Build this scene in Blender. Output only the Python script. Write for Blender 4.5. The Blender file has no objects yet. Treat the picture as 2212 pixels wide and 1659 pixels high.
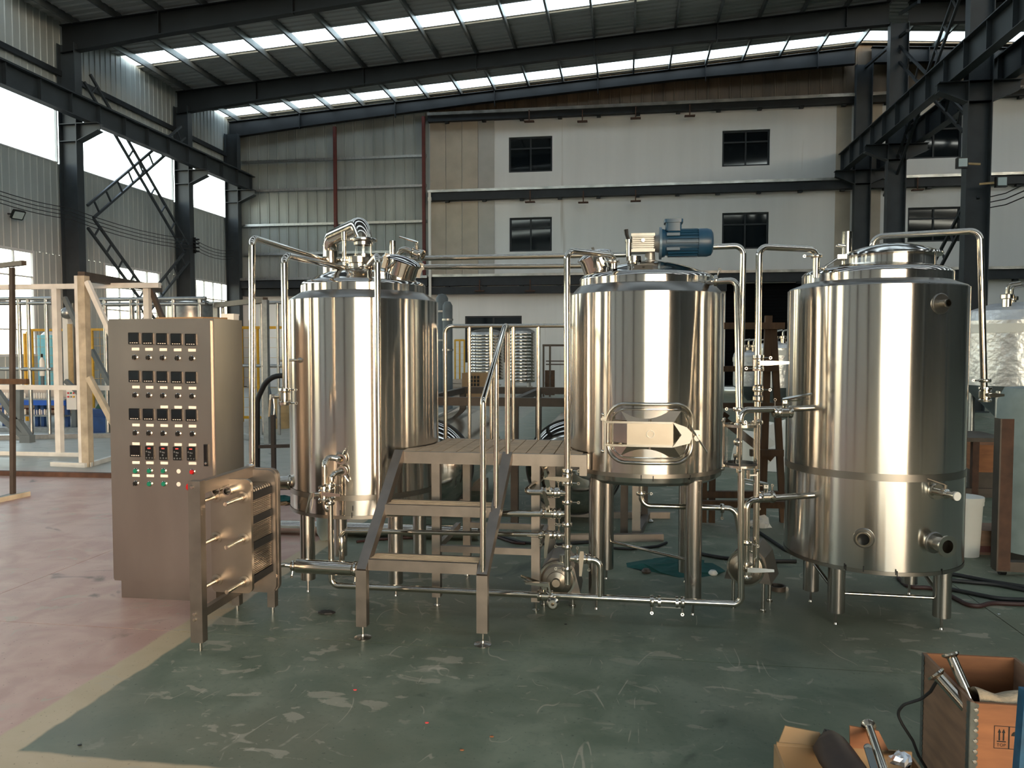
import bpy, math, random
from mathutils import Vector, Matrix
V = Vector
PI = math.pi
rad = math.radians
sc = bpy.context.scene
col = sc.collection
random.seed(7)

# ---------------------------------------------------------------- camera
FPX, CX, CY = 1660.0, 1106.0, 829.5
PSI, THE, HC = rad(8.4), rad(2.55), 1.6
FW = V((-math.sin(PSI) * math.cos(THE), math.cos(PSI) * math.cos(THE), -math.sin(THE)))
RT = V((math.cos(PSI), math.sin(PSI), 0))
UP = RT.cross(FW)
EYE = V((0, 0, HC))
cd = bpy.data.cameras.new('camera')
cam = bpy.data.objects.new('camera', cd)
col.objects.link(cam)
cam.location = EYE
cam.rotation_euler = Matrix((RT, UP, -FW)).transposed().to_euler()
cd.sensor_fit = 'HORIZONTAL'
cd.sensor_width = 36
cd.lens = FPX * 36 / 2212
cd.clip_start, cd.clip_end = 0.05, 500
sc.camera = cam

# ---------------------------------------------------------------- world, exposure
w = bpy.data.worlds.new('sky')
sc.world = w
w.use_nodes = True
nt = w.node_tree
nt.nodes.clear()
sky = nt.nodes.new('ShaderNodeTexSky')
sky.sky_type = 'NISHITA'
sky.sun_disc = False
sky.sun_elevation = rad(4.2)
sky.sun_rotation = rad(134)
sky.air_density, sky.dust_density, sky.ozone_density = 1.0, 0.8, 1.0
hs = nt.nodes.new('ShaderNodeHueSaturation')
hs.inputs['Saturation'].default_value = 0.6
bg = nt.nodes.new('ShaderNodeBackground')
bg.inputs[1].default_value = 1.0
wo = nt.nodes.new('ShaderNodeOutputWorld')
nt.links.new(sky.outputs[0], hs.inputs['Color'])
nt.links.new(hs.outputs[0], bg.inputs[0])
nt.links.new(bg.outputs[0], wo.inputs[0])
sc.view_settings.view_transform = 'Standard'
sc.view_settings.look = 'None'
sc.view_settings.exposure = 1.7
sc.view_settings.gamma = 1.0
sc.view_settings.use_curve_mapping = False
cy = sc.cycles
cy.max_bounces = 10
cy.diffuse_bounces = 5
cy.glossy_bounces = 5
cy.transmission_bounces = 6
cy.transparent_max_bounces = 10
cy.sample_clamp_indirect = 6.0
cy.caustics_reflective = False
cy.caustics_refractive = False
cy.use_denoising = True

# ---------------------------------------------------------------- photo measurement -> world point
def ray(px, py):
    return FW + RT * ((px - CX) / FPX) + UP * ((CY - py) / FPX)
def P(px, py, Y):
    d = ray(px, py); return EYE + d * (Y / d.y)
def PX(px, py, X):
    d = ray(px, py); return EYE + d * (X / d.x)
def PZ(px, py, z=0.0):
    d = ray(px, py); return EYE + d * ((z - HC) / d.z)

# ---------------------------------------------------------------- materials
def lin(h):
    h = h.lstrip('#')
    c = [int(h[i:i + 2], 16) / 255 for i in (0, 2, 4)]
    return tuple((x / 12.92 if x <= .04045 else ((x + .055) / 1.055) ** 2.4) for x in c) + (1,)
MATS = {}
def mat(name, color, rough=.5, metal=0.0, noise=0.0, nscale=8.0, bump=0.0, bscale=40.0, stretch=None, spec=.5, rvar=0.0):
    m = bpy.data.materials.new(name); m.use_nodes = True
    t = m.node_tree; b = t.nodes['Principled BSDF']
    c = lin(color) if isinstance(color, str) else color
    b.inputs['Base Color'].default_value = c
    b.inputs['Roughness'].default_value = rough
    b.inputs['Metallic'].default_value = metal
    b.inputs['Specular IOR Level'].default_value = spec
    if noise or bump or rvar:
        tc = t.nodes.new('ShaderNodeTexCoord'); mp = t.nodes.new('ShaderNodeMapping')
        if stretch: mp.inputs['Scale'].default_value = stretch
        t.links.new(tc.outputs['Object'], mp.inputs['Vector'])
        if noise or rvar:
            n = t.nodes.new('ShaderNodeTexNoise'); n.inputs['Scale'].default_value = nscale
            n.inputs['Detail'].default_value = 5
            t.links.new(mp.outputs[0], n.inputs['Vector'])
            if noise:
                r = t.nodes.new('ShaderNodeValToRGB')
                r.color_ramp.elements[0].position = .3; r.color_ramp.elements[1].position = .7
                r.color_ramp.elements[0].color = tuple(x * (1 - noise) for x in c[:3]) + (1,)
                r.color_ramp.elements[1].color = tuple(min(1, x * (1 + noise * .6)) for x in c[:3]) + (1,)
                t.links.new(n.outputs['Fac'], r.inputs[0]); t.links.new(r.outputs[0], b.inputs['Base Color'])
            if rvar:
                mr = t.nodes.new('ShaderNodeMapRange')
                mr.inputs['To Min'].default_value = max(.02, rough - rvar); mr.inputs['To Max'].default_value = rough + rvar
                t.links.new(n.outputs['Fac'], mr.inputs[0]); t.links.new(mr.outputs[0], b.inputs['Roughness'])
        if bump:
            n2 = t.nodes.new('ShaderNodeTexNoise'); n2.inputs['Scale'].default_value = bscale
            t.links.new(mp.outputs[0], n2.inputs['Vector'])
            bp = t.nodes.new('ShaderNodeBump'); bp.inputs['Strength'].default_value = bump; bp.inputs['Distance'].default_value = .02
            t.links.new(n2.outputs['Fac'], bp.inputs['Height']); t.links.new(bp.outputs[0], b.inputs['Normal'])
    MATS[name] = m
    return m

def shell_mat(name, rough=.2, aniso=.85, color=(.60, .575, .54, 1), bump=.02):
    """brushed stainless sheet on a vertical cylinder: grain runs round the axis, so reflections smear up and down"""
    m = bpy.data.materials.new(name); m.use_nodes = True
    t = m.node_tree; b = t.nodes['Principled BSDF']
    b.inputs['Base Color'].default_value = color
    b.inputs['Metallic'].default_value = 1
    b.inputs['Roughness'].default_value = rough
    b.inputs['Anisotropic'].default_value = aniso
    b.inputs['Anisotropic Rotation'].default_value = .25
    tg = t.nodes.new('ShaderNodeTangent'); tg.direction_type = 'RADIAL'; tg.axis = 'Z'
    t.links.new(tg.outputs[0], b.inputs['Tangent'])
    tc = t.nodes.new('ShaderNodeTexCoord'); mp = t.nodes.new('ShaderNodeMapping')
    mp.inputs['Scale'].default_value = (1, 1, .22)
    n = t.nodes.new('ShaderNodeTexNoise'); n.inputs['Scale'].default_value = 5; n.inputs['Detail'].default_value = 1
    bp = t.nodes.new('ShaderNodeBump'); bp.inputs['Strength'].default_value = bump; bp.inputs['Distance'].default_value = .03
    t.links.new(tc.outputs['Object'], mp.inputs['Vector']); t.links.new(mp.outputs[0], n.inputs['Vector'])
    t.links.new(n.outputs['Fac'], bp.inputs['Height']); t.links.new(bp.outputs[0], b.inputs['Normal'])
    return m

SHELL = shell_mat('brushed_shell', .17, .9, (.59, .56, .52, 1), .05)
BAND = mat('weld_band', (.30, .28, .255, 1), .30, 1, rvar=.05, nscale=20)
DOME = mat('mirror_steel', (.56, .52, .47, 1), .11, 1, rvar=.04, nscale=6)
PIPE = mat('polished_pipe', (.66, .60, .52, 1), .13, 1, rvar=.04, nscale=15)
FIT = mat('fitting_steel', (.62, .57, .50, 1), .16, 1)
FRAME = mat('satin_steel', (.25, .22, .195, 1), .46, 1, noise=.12, nscale=12, rvar=.08)
CAB = mat('cabinet_steel', (.42, .365, .32, 1), .36, 1, noise=.10, nscale=3.5, rvar=.05, stretch=(1, 1, .35))
PLATE = mat('plate_steel', (.37, .32, .265, 1), .38, 1, noise=.12, nscale=5, rvar=.06)
LEGM = mat('leg_steel', (.48, .44, .40, 1), .22, 1, noise=.12, nscale=14, stretch=(1, 1, .2))
GALV = mat('galvanised_steel', (.40, .40, .39, 1), .38, 1, noise=.2, nscale=12)
DARKSTEEL = mat('dark_painted_steel', '#2b3034', .5, 0, noise=.2, nscale=3, spec=.3)
GREYSTEEL = mat('grey_painted_steel', '#5b6468', .5, 0, noise=.25, nscale=2.5, spec=.35)
BLACK = mat('black_plastic', '#0b0b0b', .35)
RUBBER = mat('black_rubber', '#121212', .7)
GLOSSBLACK = mat('display_glass', '#060607', .08, spec=.8)
LABEL = mat('label_plastic', '#f0dfd2', .5)
GREENB = mat('green_button', '#0e6b52', .35)
REDB = mat('red_button', '#c01818', .35)
YEL = mat('yellow_plastic', '#d9a514', .5)
YELP = mat('yellow_paint', '#c79a25', .5, noise=.15)
WHITEP = mat('chipped_white_paint', '#c9c7c1', .55, noise=.14, nscale=5)
BEIGEP = mat('worn_cream_paint', '#a79c88', .6, noise=.3, nscale=6)
RUST = mat('rusted_steel', '#4d3325', .8, 0, noise=.4, nscale=9)
BROWNST = mat('brown_steel', '#4a4038', .5, .3, noise=.3, nscale=6)
REDOX = mat('red_oxide_steel', '#5a2119', .6, 0, noise=.3, nscale=4)
BLUEM = mat('motor_blue', '#173f5a', .4, 0, noise=.1, nscale=9)
ALU = mat('cast_aluminium', (.36, .35, .33, 1), .42, .8, noise=.1, nscale=20)
CARD = mat('cardboard', '#947553', .8, noise=.15, nscale=6)
PAPER = mat('white_card', '#d5d4d0', .7)
WOOD = mat('plywood', '#7d5f4a', .75, 0, noise=.3, nscale=4, stretch=(1, 1, 6))
WOODO = mat('orange_plywood', '#8f5a36', .7, 0, noise=.3, nscale=4, stretch=(1, 1, 5))
TIMBER = mat('raw_timber', '#4c3622', .8, 0, noise=.35, nscale=7, stretch=(3, 3, .6))
BURLAP = mat('sack_cloth', '#a3917a', .95, 0, noise=.2, nscale=20, bump=.3, bscale=90)
LEATHER = mat('brown_leather', '#2a1c15', .6, 0, noise=.3, nscale=12)
FOIL = mat('crumpled_foil', (.7, .72, .76, 1), .25, .9)
BLUEP = mat('blue_paint', '#2357b5', .5, noise=.12)
DBLUE = mat('dark_blue_paint', '#1d3f73', .55, noise=.2)
TEAL = mat('cyan_plastic', '#77c3d6', .5)
TEALC = mat('teal_cloth', '#0e4a46', .9, noise=.25, nscale=9)
GREENP = mat('green_paint', '#1f4a3b', .6)
WPLAST = mat('white_plastic', '#d8d5ce', .45)
WRAP = mat('plastic_wrapped_steel', (.62, .62, .63, 1), .36, .75, noise=.15, nscale=7, bump=.5, bscale=14)
GREYPL = mat('grey_plastic', '#7d8784', .6, noise=.15)
CABLE = mat('black_cable', '#0d0d0f', .6)
CABLER = mat('red_cable', '#2b1210', .6)
SACK = mat('pale_sack', '#b5aa9e', .85, noise=.1, nscale=8)
OXB = mat('ochre_box', '#b59a6e', .75, noise=.15)
GASKET = mat('gasket', '#1a1a1a', .6)
DUSTY = mat('dusty_grating', '#c4a98c', .85, 0, noise=.18, nscale=14)
REDLAB = mat('red_label', '#d24a48', .5)
INK = mat('black_ink', '#17130f', .8)
MARK = mat('marker_ink', '#0a0a0a', .6)
LENS = mat('lamp_lens', '#b6c6c6', .15, spec=.7)

def sheet_mat(name, c, noise=.12, streak=.0, rough=.42, spec=.4):
    return mat(name, c, rough, 0, noise=noise, nscale=1.3, stretch=(1, 1, .25), spec=spec)
WALLSHEET = sheet_mat('grey_wall_sheet', '#a3aaa8')
GABLESHEET = sheet_mat('gable_sheet', '#9aa09c', .22)
ROOFSHEET = mat('roof_sheet', '#a4a8a7', .42, .1, noise=.12, nscale=1.2, stretch=(.3, 2, 1))

def glass_mat(name, col4, tint, ior_r=.05):
    m = bpy.data.materials.new(name); m.use_nodes = True
    t = m.node_tree; t.nodes.clear()
    o = t.nodes.new('ShaderNodeOutputMaterial'); mx = t.nodes.new('ShaderNodeMixShader')
    tr = t.nodes.new('ShaderNodeBsdfTransparent'); tr.inputs[0].default_value = col4
    g = t.nodes.new('ShaderNodeBsdfGlossy'); g.inputs['Roughness'].default_value = ior_r
    fr = t.nodes.new('ShaderNodeLayerWeight'); fr.inputs[0].default_value = .5
    pw = t.nodes.new('ShaderNodeMath'); pw.operation = 'POWER'; pw.inputs[1].default_value = 4
    ad = t.nodes.new('ShaderNodeMath'); ad.operation = 'MULTIPLY_ADD'; ad.inputs[1].default_value = .7; ad.inputs[2].default_value = tint
    t.links.new(fr.outputs['Facing'], pw.inputs[0]); t.links.new(pw.outputs[0], ad.inputs[0]); t.links.new(ad.outputs[0], mx.inputs[0])
    t.links.new(tr.outputs[0], mx.inputs[1]); t.links.new(g.outputs[0], mx.inputs[2]); t.links.new(mx.outputs[0], o.inputs[0])
    return m
PANE = glass_mat('window_glass', (.93, .95, .97, 1), .02)
CLEAR = glass_mat('sight_glass', (.96, .97, .96, 1), .03)
DARKGLASS = mat('dark_window_glass', '#10161a', .05, spec=.7)

def skylight_mat():
    m = bpy.data.materials.new('translucent_sheet'); m.use_nodes = True
    t = m.node_tree; t.nodes.clear()
    o = t.nodes.new('ShaderNodeOutputMaterial'); mx = t.nodes.new('ShaderNodeMixShader'); mx.inputs[0].default_value = .35
    tr = t.nodes.new('ShaderNodeBsdfTransparent'); tr.inputs[0].default_value = (.92, .95, .95, 1)
    d = t.nodes.new('ShaderNodeBsdfTranslucent'); d.inputs[0].default_value = (.9, .93, .93, 1)
    t.links.new(tr.outputs[0], mx.inputs[1]); t.links.new(d.outputs[0], mx.inputs[2]); t.links.new(mx.outputs[0], o.inputs[0])
    return m
SKYL = skylight_mat()

def N(t, kind, **kw):
    n = t.nodes.new(kind)
    for k, v in kw.items():
        if k in ('op',): n.operation = v
        elif k.startswith('i'): n.inputs[int(k[1:])].default_value = v
        else: setattr(n, k, v)
    return n

def floor_mat():
    m = bpy.data.materials.new('painted_concrete'); m.use_nodes = True
    t = m.node_tree; b = t.nodes['Principled BSDF']; L = t.links.new
    geo = t.nodes.new('ShaderNodeNewGeometry'); sx = t.nodes.new('ShaderNodeSeparateXYZ'); L(geo.outputs['Position'], sx.inputs[0])
    def noise(scale, detail=6, stretch=None, rot=0, dist=0.0):
        n = t.nodes.new('ShaderNodeTexNoise'); n.inputs['Scale'].default_value = scale; n.inputs['Detail'].default_value = detail
        n.inputs['Distortion'].default_value = dist
        mp = t.nodes.new('ShaderNodeMapping'); mp.inputs['Rotation'].default_value = (0, 0, rot)
        if stretch: mp.inputs['Scale'].default_value = stretch
        L(geo.outputs['Position'], mp.inputs[0]); L(mp.outputs[0], n.inputs['Vector']); return n.outputs['Fac']
    def math2(op, a, b_=None, c=None):
        n = t.nodes.new('ShaderNodeMath'); n.operation = op
        for i, x in enumerate((a, b_, c)):
            if x is None: continue
            if isinstance(x, (int, float)): n.inputs[i].default_value = x
            else: L(x, n.inputs[i])
        return n.outputs[0]
    def step(x, lo, hi):
        n = t.nodes.new('ShaderNodeMapRange'); n.interpolation_type = 'SMOOTHSTEP'
        L(x, n.inputs[0]); n.inputs[1].default_value = lo; n.inputs[2].default_value = hi; return n.outputs[0]
    def mix(f, a, b_):
        n = t.nodes.new('ShaderNodeMix'); n.data_type = 'RGBA'
        if isinstance(f, (int, float)): n.inputs[0].default_value = f
        else: L(f, n.inputs[0])
        for i, x in ((6, a), (7, b_)):
            if isinstance(x, tuple): n.inputs[i].default_value = x
            else: L(x, n.inputs[i])
        return n.outputs[2]
    X, Y = sx.outputs[0], sx.outputs[1]
    wob = math2('MULTIPLY', math2('SUBTRACT', noise(5, 3), .5), .05)
    xw = math2('ADD', X, wob); yw = math2('ADD', Y, wob)
    big = noise(.8, 4); mid = noise(3.2, 6, dist=.6); fine = noise(30, 4)
    green = mix(step(mid, .35, .7), lin('#5c6656'), lin('#787e6d'))
    green = mix(math2('MULTIPLY', step(big, .45, .75), .5), green, lin('#828274'))
    green = mix(math2('MULTIPLY', step(fine, .5, .8), .35), green, lin('#4a584d'))
    green = mix(math2('MULTIPLY', step(noise(.55, 5, None, .7), .46, .62), .55), green, lin('#6f6a58'))
    red = mix(step(mid, .3, .7), lin('#ad8679'), lin('#c4a294'))
    red = mix(math2('MULTIPLY', step(big, .4, .7), .5), red, lin('#bba296'))
    beige = mix(mid, lin('#c0a98b'), lin('#a89678'))
    far = mix(mid, lin('#a9aaa0'), lin('#8f968c'))
    # zones: green field bordered by a worn beige line, red walkway on the left, pale floor beyond
    c = mix(step(xw, -2.57, -2.54), red, beige)
    c = mix(math2('MULTIPLY', step(xw, -2.40, -2.38), step(yw, 2.66, 2.69)), c, green)
    c = mix(math2('MULTIPLY', step(xw, -2.57, -2.54), math2('SUBTRACT', 1.0, step(yw, 2.66, 2.69))), c, beige)
    farm = math2('MULTIPLY', step(math2('ADD', Y, math2('MULTIPLY', wob, 12)), 8.3, 9.6), step(math2('MULTIPLY', X, -1.0), 1.2, 2.6))
    c = mix(math2('MULTIPLY', farm, .85), c, far)
    # scrapes and chips of bare concrete, dark stains
    area = step(noise(.75, 3), .40, .58)
    s1 = math2('MULTIPLY', step(noise(4.0, 12, (1, 1.9, 1), .5, .5), .60, .625), area)
    s4 = math2('MULTIPLY', step(noise(11, 8, (1, 1.4, 1), .2, 1.0), .66, .68), area)
    def lines(scale, rot, w_):
        n_ = noise(scale, 2, (1, .35, 1), rot, .5)
        d_ = math2('ABSOLUTE', math2('SUBTRACT', n_, .5))
        gate = step(noise(scale * 1.3, 4, None, rot + 1), .56, .62)
        return math2('MULTIPLY', math2('SUBTRACT', 1.0, step(d_, w_ * .4, w_)), gate)
    s2 = lines(2.6, -.9, .006); s3 = lines(3.4, .9, .005)
    scr = math2('MINIMUM', 1.0, math2('ADD', math2('MULTIPLY', s1, .55), math2('ADD', math2('MULTIPLY', s4, .4), math2('ADD', math2('MULTIPLY', s2, .55), math2('MULTIPLY', s3, .5)))))
    c = mix(scr, c, lin('#aaa08f'))
    speck = math2('MULTIPLY', step(noise(60, 3), .66, .72), .5)
    c = mix(speck, c, lin('#2f352e'))
    st = math2('MULTIPLY', step(noise(1.7, 7, None, 0, 1.5), .62, .72), .6)
    c = mix(st, c, lin('#343c35'))
    L(c, b.inputs['Base Color'])
    r = t.nodes.new('ShaderNodeMapRange'); L(mid, r.inputs[0]); r.inputs[3].default_value = .36; r.inputs[4].default_value = .6
    L(r.outputs[0], b.inputs['Roughness'])
    b.inputs['Specular IOR Level'].default_value = .22
    bp = t.nodes.new('ShaderNodeBump'); bp.inputs['Strength'].default_value = .12; bp.inputs['Distance'].default_value = .01
    L(math2('ADD', mid, math2('MULTIPLY', scr, -.5)), bp.inputs['Height']); L(bp.outputs[0], b.inputs['Normal'])
    return m
FLOORM = floor_mat()

def plaster_mat():
    m = bpy.data.materials.new('stained_white_plaster'); m.use_nodes = True
    t = m.node_tree; b = t.nodes['Principled BSDF']; L = t.links.new
    geo = t.nodes.new('ShaderNodeNewGeometry')
    n = t.nodes.new('ShaderNodeTexNoise'); n.inputs['Scale'].default_value = 1.0; n.inputs['Detail'].default_value = 6
    mp = t.nodes.new('ShaderNodeMapping'); mp.inputs['Scale'].default_value = (2.2, 1, .12)
    L(geo.outputs['Position'], mp.inputs[0]); L(mp.outputs[0], n.inputs['Vector'])
    r = t.nodes.new('ShaderNodeValToRGB')
    r.color_ramp.elements[0].position = .2; r.color_ramp.elements[0].color = lin('#a9a298')
    r.color_ramp.elements[1].position = .34; r.color_ramp.elements[1].color = lin('#dcdddc')
    e = r.color_ramp.elements.new(.7); e.color = lin('#d6d7d6')
    L(n.outputs['Fac'], r.inputs[0]); L(r.outputs[0], b.inputs['Base Color'])
    b.inputs['Roughness'].default_value = .85; b.inputs['Specular IOR Level'].default_value = .2
    return m
PLASTER = plaster_mat()
CONCP = mat('bare_concrete_panel', '#b3aa9b', .85, noise=.12, nscale=1.6, spec=.2)
RAGGED = mat('grey_skim', '#aeaca6', .85, noise=.08, nscale=2, spec=.2)

# ---------------------------------------------------------------- mesh builder
Z3 = V((0, 0, 1))
def basis(d):
    d = d.normalized()
    a = V((0, 0, 1)) if abs(d.z) < .9 else V((1, 0, 0))
    u = a.cross(d).normalized()
    return u, d.cross(u)
class MB:
    def __init__(s): s.v = []; s.f = []
    def add(s, vs, fs):
        k = len(s.v); s.v += [V(p) for p in vs]; s.f += [tuple(i + k for i in f) for f in fs]; return s
    def box(s, lo, hi):
        x0, y0, z0 = lo; x1, y1, z1 = hi
        return s.add([(x0, y0, z0), (x1, y0, z0), (x1, y1, z0), (x0, y1, z0), (x0, y0, z1), (x1, y0, z1), (x1, y1, z1), (x0, y1, z1)],
                     [(0, 3, 2, 1), (4, 5, 6, 7), (0, 1, 5, 4), (1, 2, 6, 5), (2, 3, 7, 6), (3, 0, 4, 7)])
    def bar(s, p0, p1, wd, ht, up=Z3):
        p0 = V(p0); p1 = V(p1); d = (p1 - p0).normalized()
        if abs(d.dot(up)) > .98: up = V((0, 1, 0))
        u = d.cross(up).normalized() * wd / 2; v = u.cross(d).normalized() * ht / 2
        q = []
        for p in (p0, p1): q += [p - u - v, p + u - v, p + u + v, p - u + v]
        return s.add(q, [(3, 2, 1, 0), (4, 5, 6, 7), (0, 1, 5, 4), (1, 2, 6, 5), (2, 3, 7, 6), (3, 0, 4, 7)])
    def prism(s, poly, o, u, v, w_):
        """closed polygon (in u,v) at o extruded by the vector w_"""
        o = V(o); u = V(u); v = V(v); w_ = V(w_); n = len(poly)
        a = [o + u * x + v * y for x, y in poly]; b = [p + w_ for p in a]
        fs = [tuple(reversed(range(n))), tuple(range(n, 2 * n))] + [(i, (i + 1) % n, n + (i + 1) % n, n + i) for i in range(n)]
        if u.cross(v).dot(w_) < 0: fs = [tuple(reversed(f)) for f in fs]
        return s.add(a + b, fs)
    def tube(s, pts, r, n=12, bend=None, caps=True, seg=6):
        pts = [V(p) for p in pts]
        if bend:
            out = [pts[0]]
            for i in range(1, len(pts) - 1):
                a, b, c = pts[i - 1], pts[i], pts[i + 1]
                d0 = (a - b); d1 = (c - b); l0, l1 = d0.length, d1.length
                d0.normalize(); d1.normalize()
                th = PI - d0.angle(d1)
                if th < .05: out.append(b); continue
                tl = min(bend * math.tan(th / 2), l0 * (.97 if i == 1 else .48), l1 * (.97 if i == len(pts) - 2 else .48))
                s0, s1 = b + d0 * tl, b + d1 * tl
                R = tl / math.tan(th / 2); cen = b + (d0 + d1).normalized() * math.hypot(R, tl)
                e0 = (s0 - cen).normalized(); e1 = (s1 - cen); e1 = (e1 - e0 * e1.dot(e0)).normalized()
                for k in range(seg + 1):
                    an = th * k / seg
                    out.append(cen + (e0 * math.cos(an) + e1 * math.sin(an)) * R)
            out.append(pts[-1]); pts = out
        rr = r if callable(r) else (lambda k: r)
        u, v = basis(pts[1] - pts[0]); rings = []
        for i, p in enumerate(pts):
            d = (pts[min(i + 1, len(pts) - 1)] - pts[max(i - 1, 0)]).normalized()
            u = (u - d * u.dot(d)).normalized(); v = d.cross(u)
            q = rr(i / (len(pts) - 1))
            rings.append([p + (u * math.cos(2 * PI * j / n) + v * math.sin(2 * PI * j / n)) * q for j in range(n)])
        vs = [x for g in rings for x in g]; fs = []
        for i in range(len(rings) - 1):
            for j in range(n):
                fs.append((i * n + j, i * n + (j + 1) % n, (i + 1) * n + (j + 1) % n, (i + 1) * n + j))
        if caps: fs += [tuple(reversed(range(n))), tuple(range((len(rings) - 1) * n, len(rings) * n))]
        return s.add(vs, fs)
    def cyl(s, p0, p1, r, r2=None, n=16):
        r2 = r if r2 is None else r2
        return s.tube([p0, p1], lambda k: r + (r2 - r) * k, n)
    def lathe(s, prof, o=(0, 0, 0), axis=Z3, n=32, closed=False):
        """prof = [(r, h)...] turned round axis through o"""
        o = V(o); axis = V(axis).normalized(); u, v = basis(axis); vs = []; fs = []; idx = []
        for r, h in prof:
            if r < 1e-6: idx.append([len(vs)]); vs.append(o + axis * h)
            else:
                idx.append(list(range(len(vs), len(vs) + n)))
                vs += [o + axis * h + (u * math.cos(2 * PI * j / n) + v * math.sin(2 * PI * j / n)) * r for j in range(n)]
        pr = list(zip(idx, idx[1:])) + ([(idx[-1], idx[0])] if closed else [])
        for a, b in pr:
            for j in range(n):
                k = (j + 1) % n
                if len(a) == 1 and len(b) == 1: continue
                if len(a) == 1: fs.append((a[0], b[k], b[j]))
                elif len(b) == 1: fs.append((a[j], a[k], b[0]))
                else: fs.append((a[j], a[k], b[k], b[j]))
        return s.add(vs, fs)
    def ring(s, o, axis, r_in, r_out, h, n=24):
        return s.lathe([(r_in, 0), (r_out, 0), (r_out, h), (r_in, h)], o, axis, n, True)
    def ball(s, o, r, n=12, k=8, sc_=(1, 1, 1)):
        o = V(o); b = MB().lathe([(r * math.sin(PI * i / k), -r * math.cos(PI * i / k)) for i in range(k + 1)], (0, 0, 0), Z3, n)
        return s.add([o + V((p.x * sc_[0], p.y * sc_[1], p.z * sc_[2])) for p in b.v], b.f)

def top_of(o):
    while o.parent: o = o.parent
    return o
def ob(name, mb, m, parent=None, flat=False, org=None, ang=38):
    if parent is not None: org = top_of(parent).location.copy()
    elif org is None: org = V((0, 0, 0))
    me = bpy.data.meshes.new(name)
    me.from_pydata([tuple(V(p) - V(org)) for p in mb.v], [], mb.f)
    me.validate(); me.update()
    me.materials.append(m)
    if not flat:
        me.polygons.foreach_set('use_smooth', [True] * len(me.polygons))
        me.set_sharp_from_angle(angle=rad(ang))
    o = bpy.data.objects.new(name, me); col.objects.link(o)
    if parent is not None: o.parent = parent
    else: o.location = org
    return o
def props(o, label=None, cat=None, group=None, kind=None):
    for k, v in (('label', label), ('category', cat), ('group', group), ('kind', kind)):
        if v: o[k] = v
    return o
def thing(name, label, cat, loc, group=None):
    o = bpy.data.objects.new(name, None); col.objects.link(o); o.location = V(loc); o.empty_display_size = .1
    return props(o, label, cat, group)
def struct(name, loc=(0, 0, 0)):
    o = bpy.data.objects.new(name, None); col.objects.link(o); o.location = V(loc); o['kind'] = 'structure'; return o
def solo(name, mb, m, label, cat, org, group=None, kind=None, flat=False, ang=38):
    return props(ob(name, mb, m, None, flat, V(org), ang), label, cat, group, kind)
def dup(o, parent, off):
    c = o.copy(); col.objects.link(c); c.parent = parent; c.location = o.location + V(off); return c
def rrect(wd, ht, r, n=5):
    out = []
    for cx, cy_, a0 in ((wd / 2 - r, ht / 2 - r, 0), (-wd / 2 + r, ht / 2 - r, PI / 2), (-wd / 2 + r, -ht / 2 + r, PI), (wd / 2 - r, -ht / 2 + r, 1.5 * PI)):
        for k in range(n + 1): out.append((cx + r * math.cos(a0 + PI / 2 * k / n), cy_ + r * math.sin(a0 + PI / 2 * k / n)))
    return out
def ibeam(p0, p1, h, wd, tf=.02, tw=.012, up=Z3):
    p0 = V(p0); p1 = V(p1); d = p1 - p0; u = d.normalized().cross(up).normalized(); v = u.cross(d.normalized()).normalized()
    a, b = wd / 2, h / 2
    poly = [(-a, -b), (a, -b), (a, -b + tf), (tw, -b + tf), (tw, b - tf), (a, b - tf), (a, b), (-a, b), (-a, b - tf), (-tw, b - tf), (-tw, -b + tf), (-a, -b + tf)]
    return MB().prism(poly, p0, u, v, d)

RAILRED = mat('red_rail', '#8a2a20', .5, noise=.2)
TIN = mat('dull_tin', '#5a5d58', .5, .4, noise=.3, nscale=30)

# ================================================================ BUILDING
XL, XR, YB, YF = -16.95, 34.5, 31.4, -8.0
XC = 8.8
def roofz(x): return 11.5 + .067 * (x - XL) if x <= XC else 11.5 + .067 * (XC - XL) - .067 * (x - XC)
ZR = roofz(XC)

# floor: slabs with open joints
fl = struct('floor')
ob('floor_bed', MB().box((-40, -40, -.3), (60, 60, -.012)), mat('joint_dirt', '#2a2723', .9), fl, True)
SX, SY = 6.27, 6.27
for i in range(-3, 6):
    for j in range(-2, 5):
        x0, y0 = -4.05 + SX * i, 3.98 + SY * j
        x1, y1 = min(x0 + SX, XR), min(y0 + SY, YB + .3)
        x0, y0 = max(x0, XL - .1), max(y0, YF - .1)
        if x1 <= x0 or y1 <= y0: continue
        ob('floor_slab', MB().box((x0 + .003, y0 + .003, -.05), (x1 - .003, y1 - .003, 0)), FLOORM, fl, True)
OUT = mat('outside_concrete', '#a39c92', .8, noise=.15, nscale=.3)
gr = ob('ground', MB().box((-160, -160, -.5), (160, 160, -.31)), OUT, None, True); gr['kind'] = 'structure'
# apron outside the gate
ap = ob('gate_apron', MB().box((-6, -45, -.3), (14, YF - .1, -.02)), OUT, None, True); ap['kind'] = 'structure'

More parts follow.
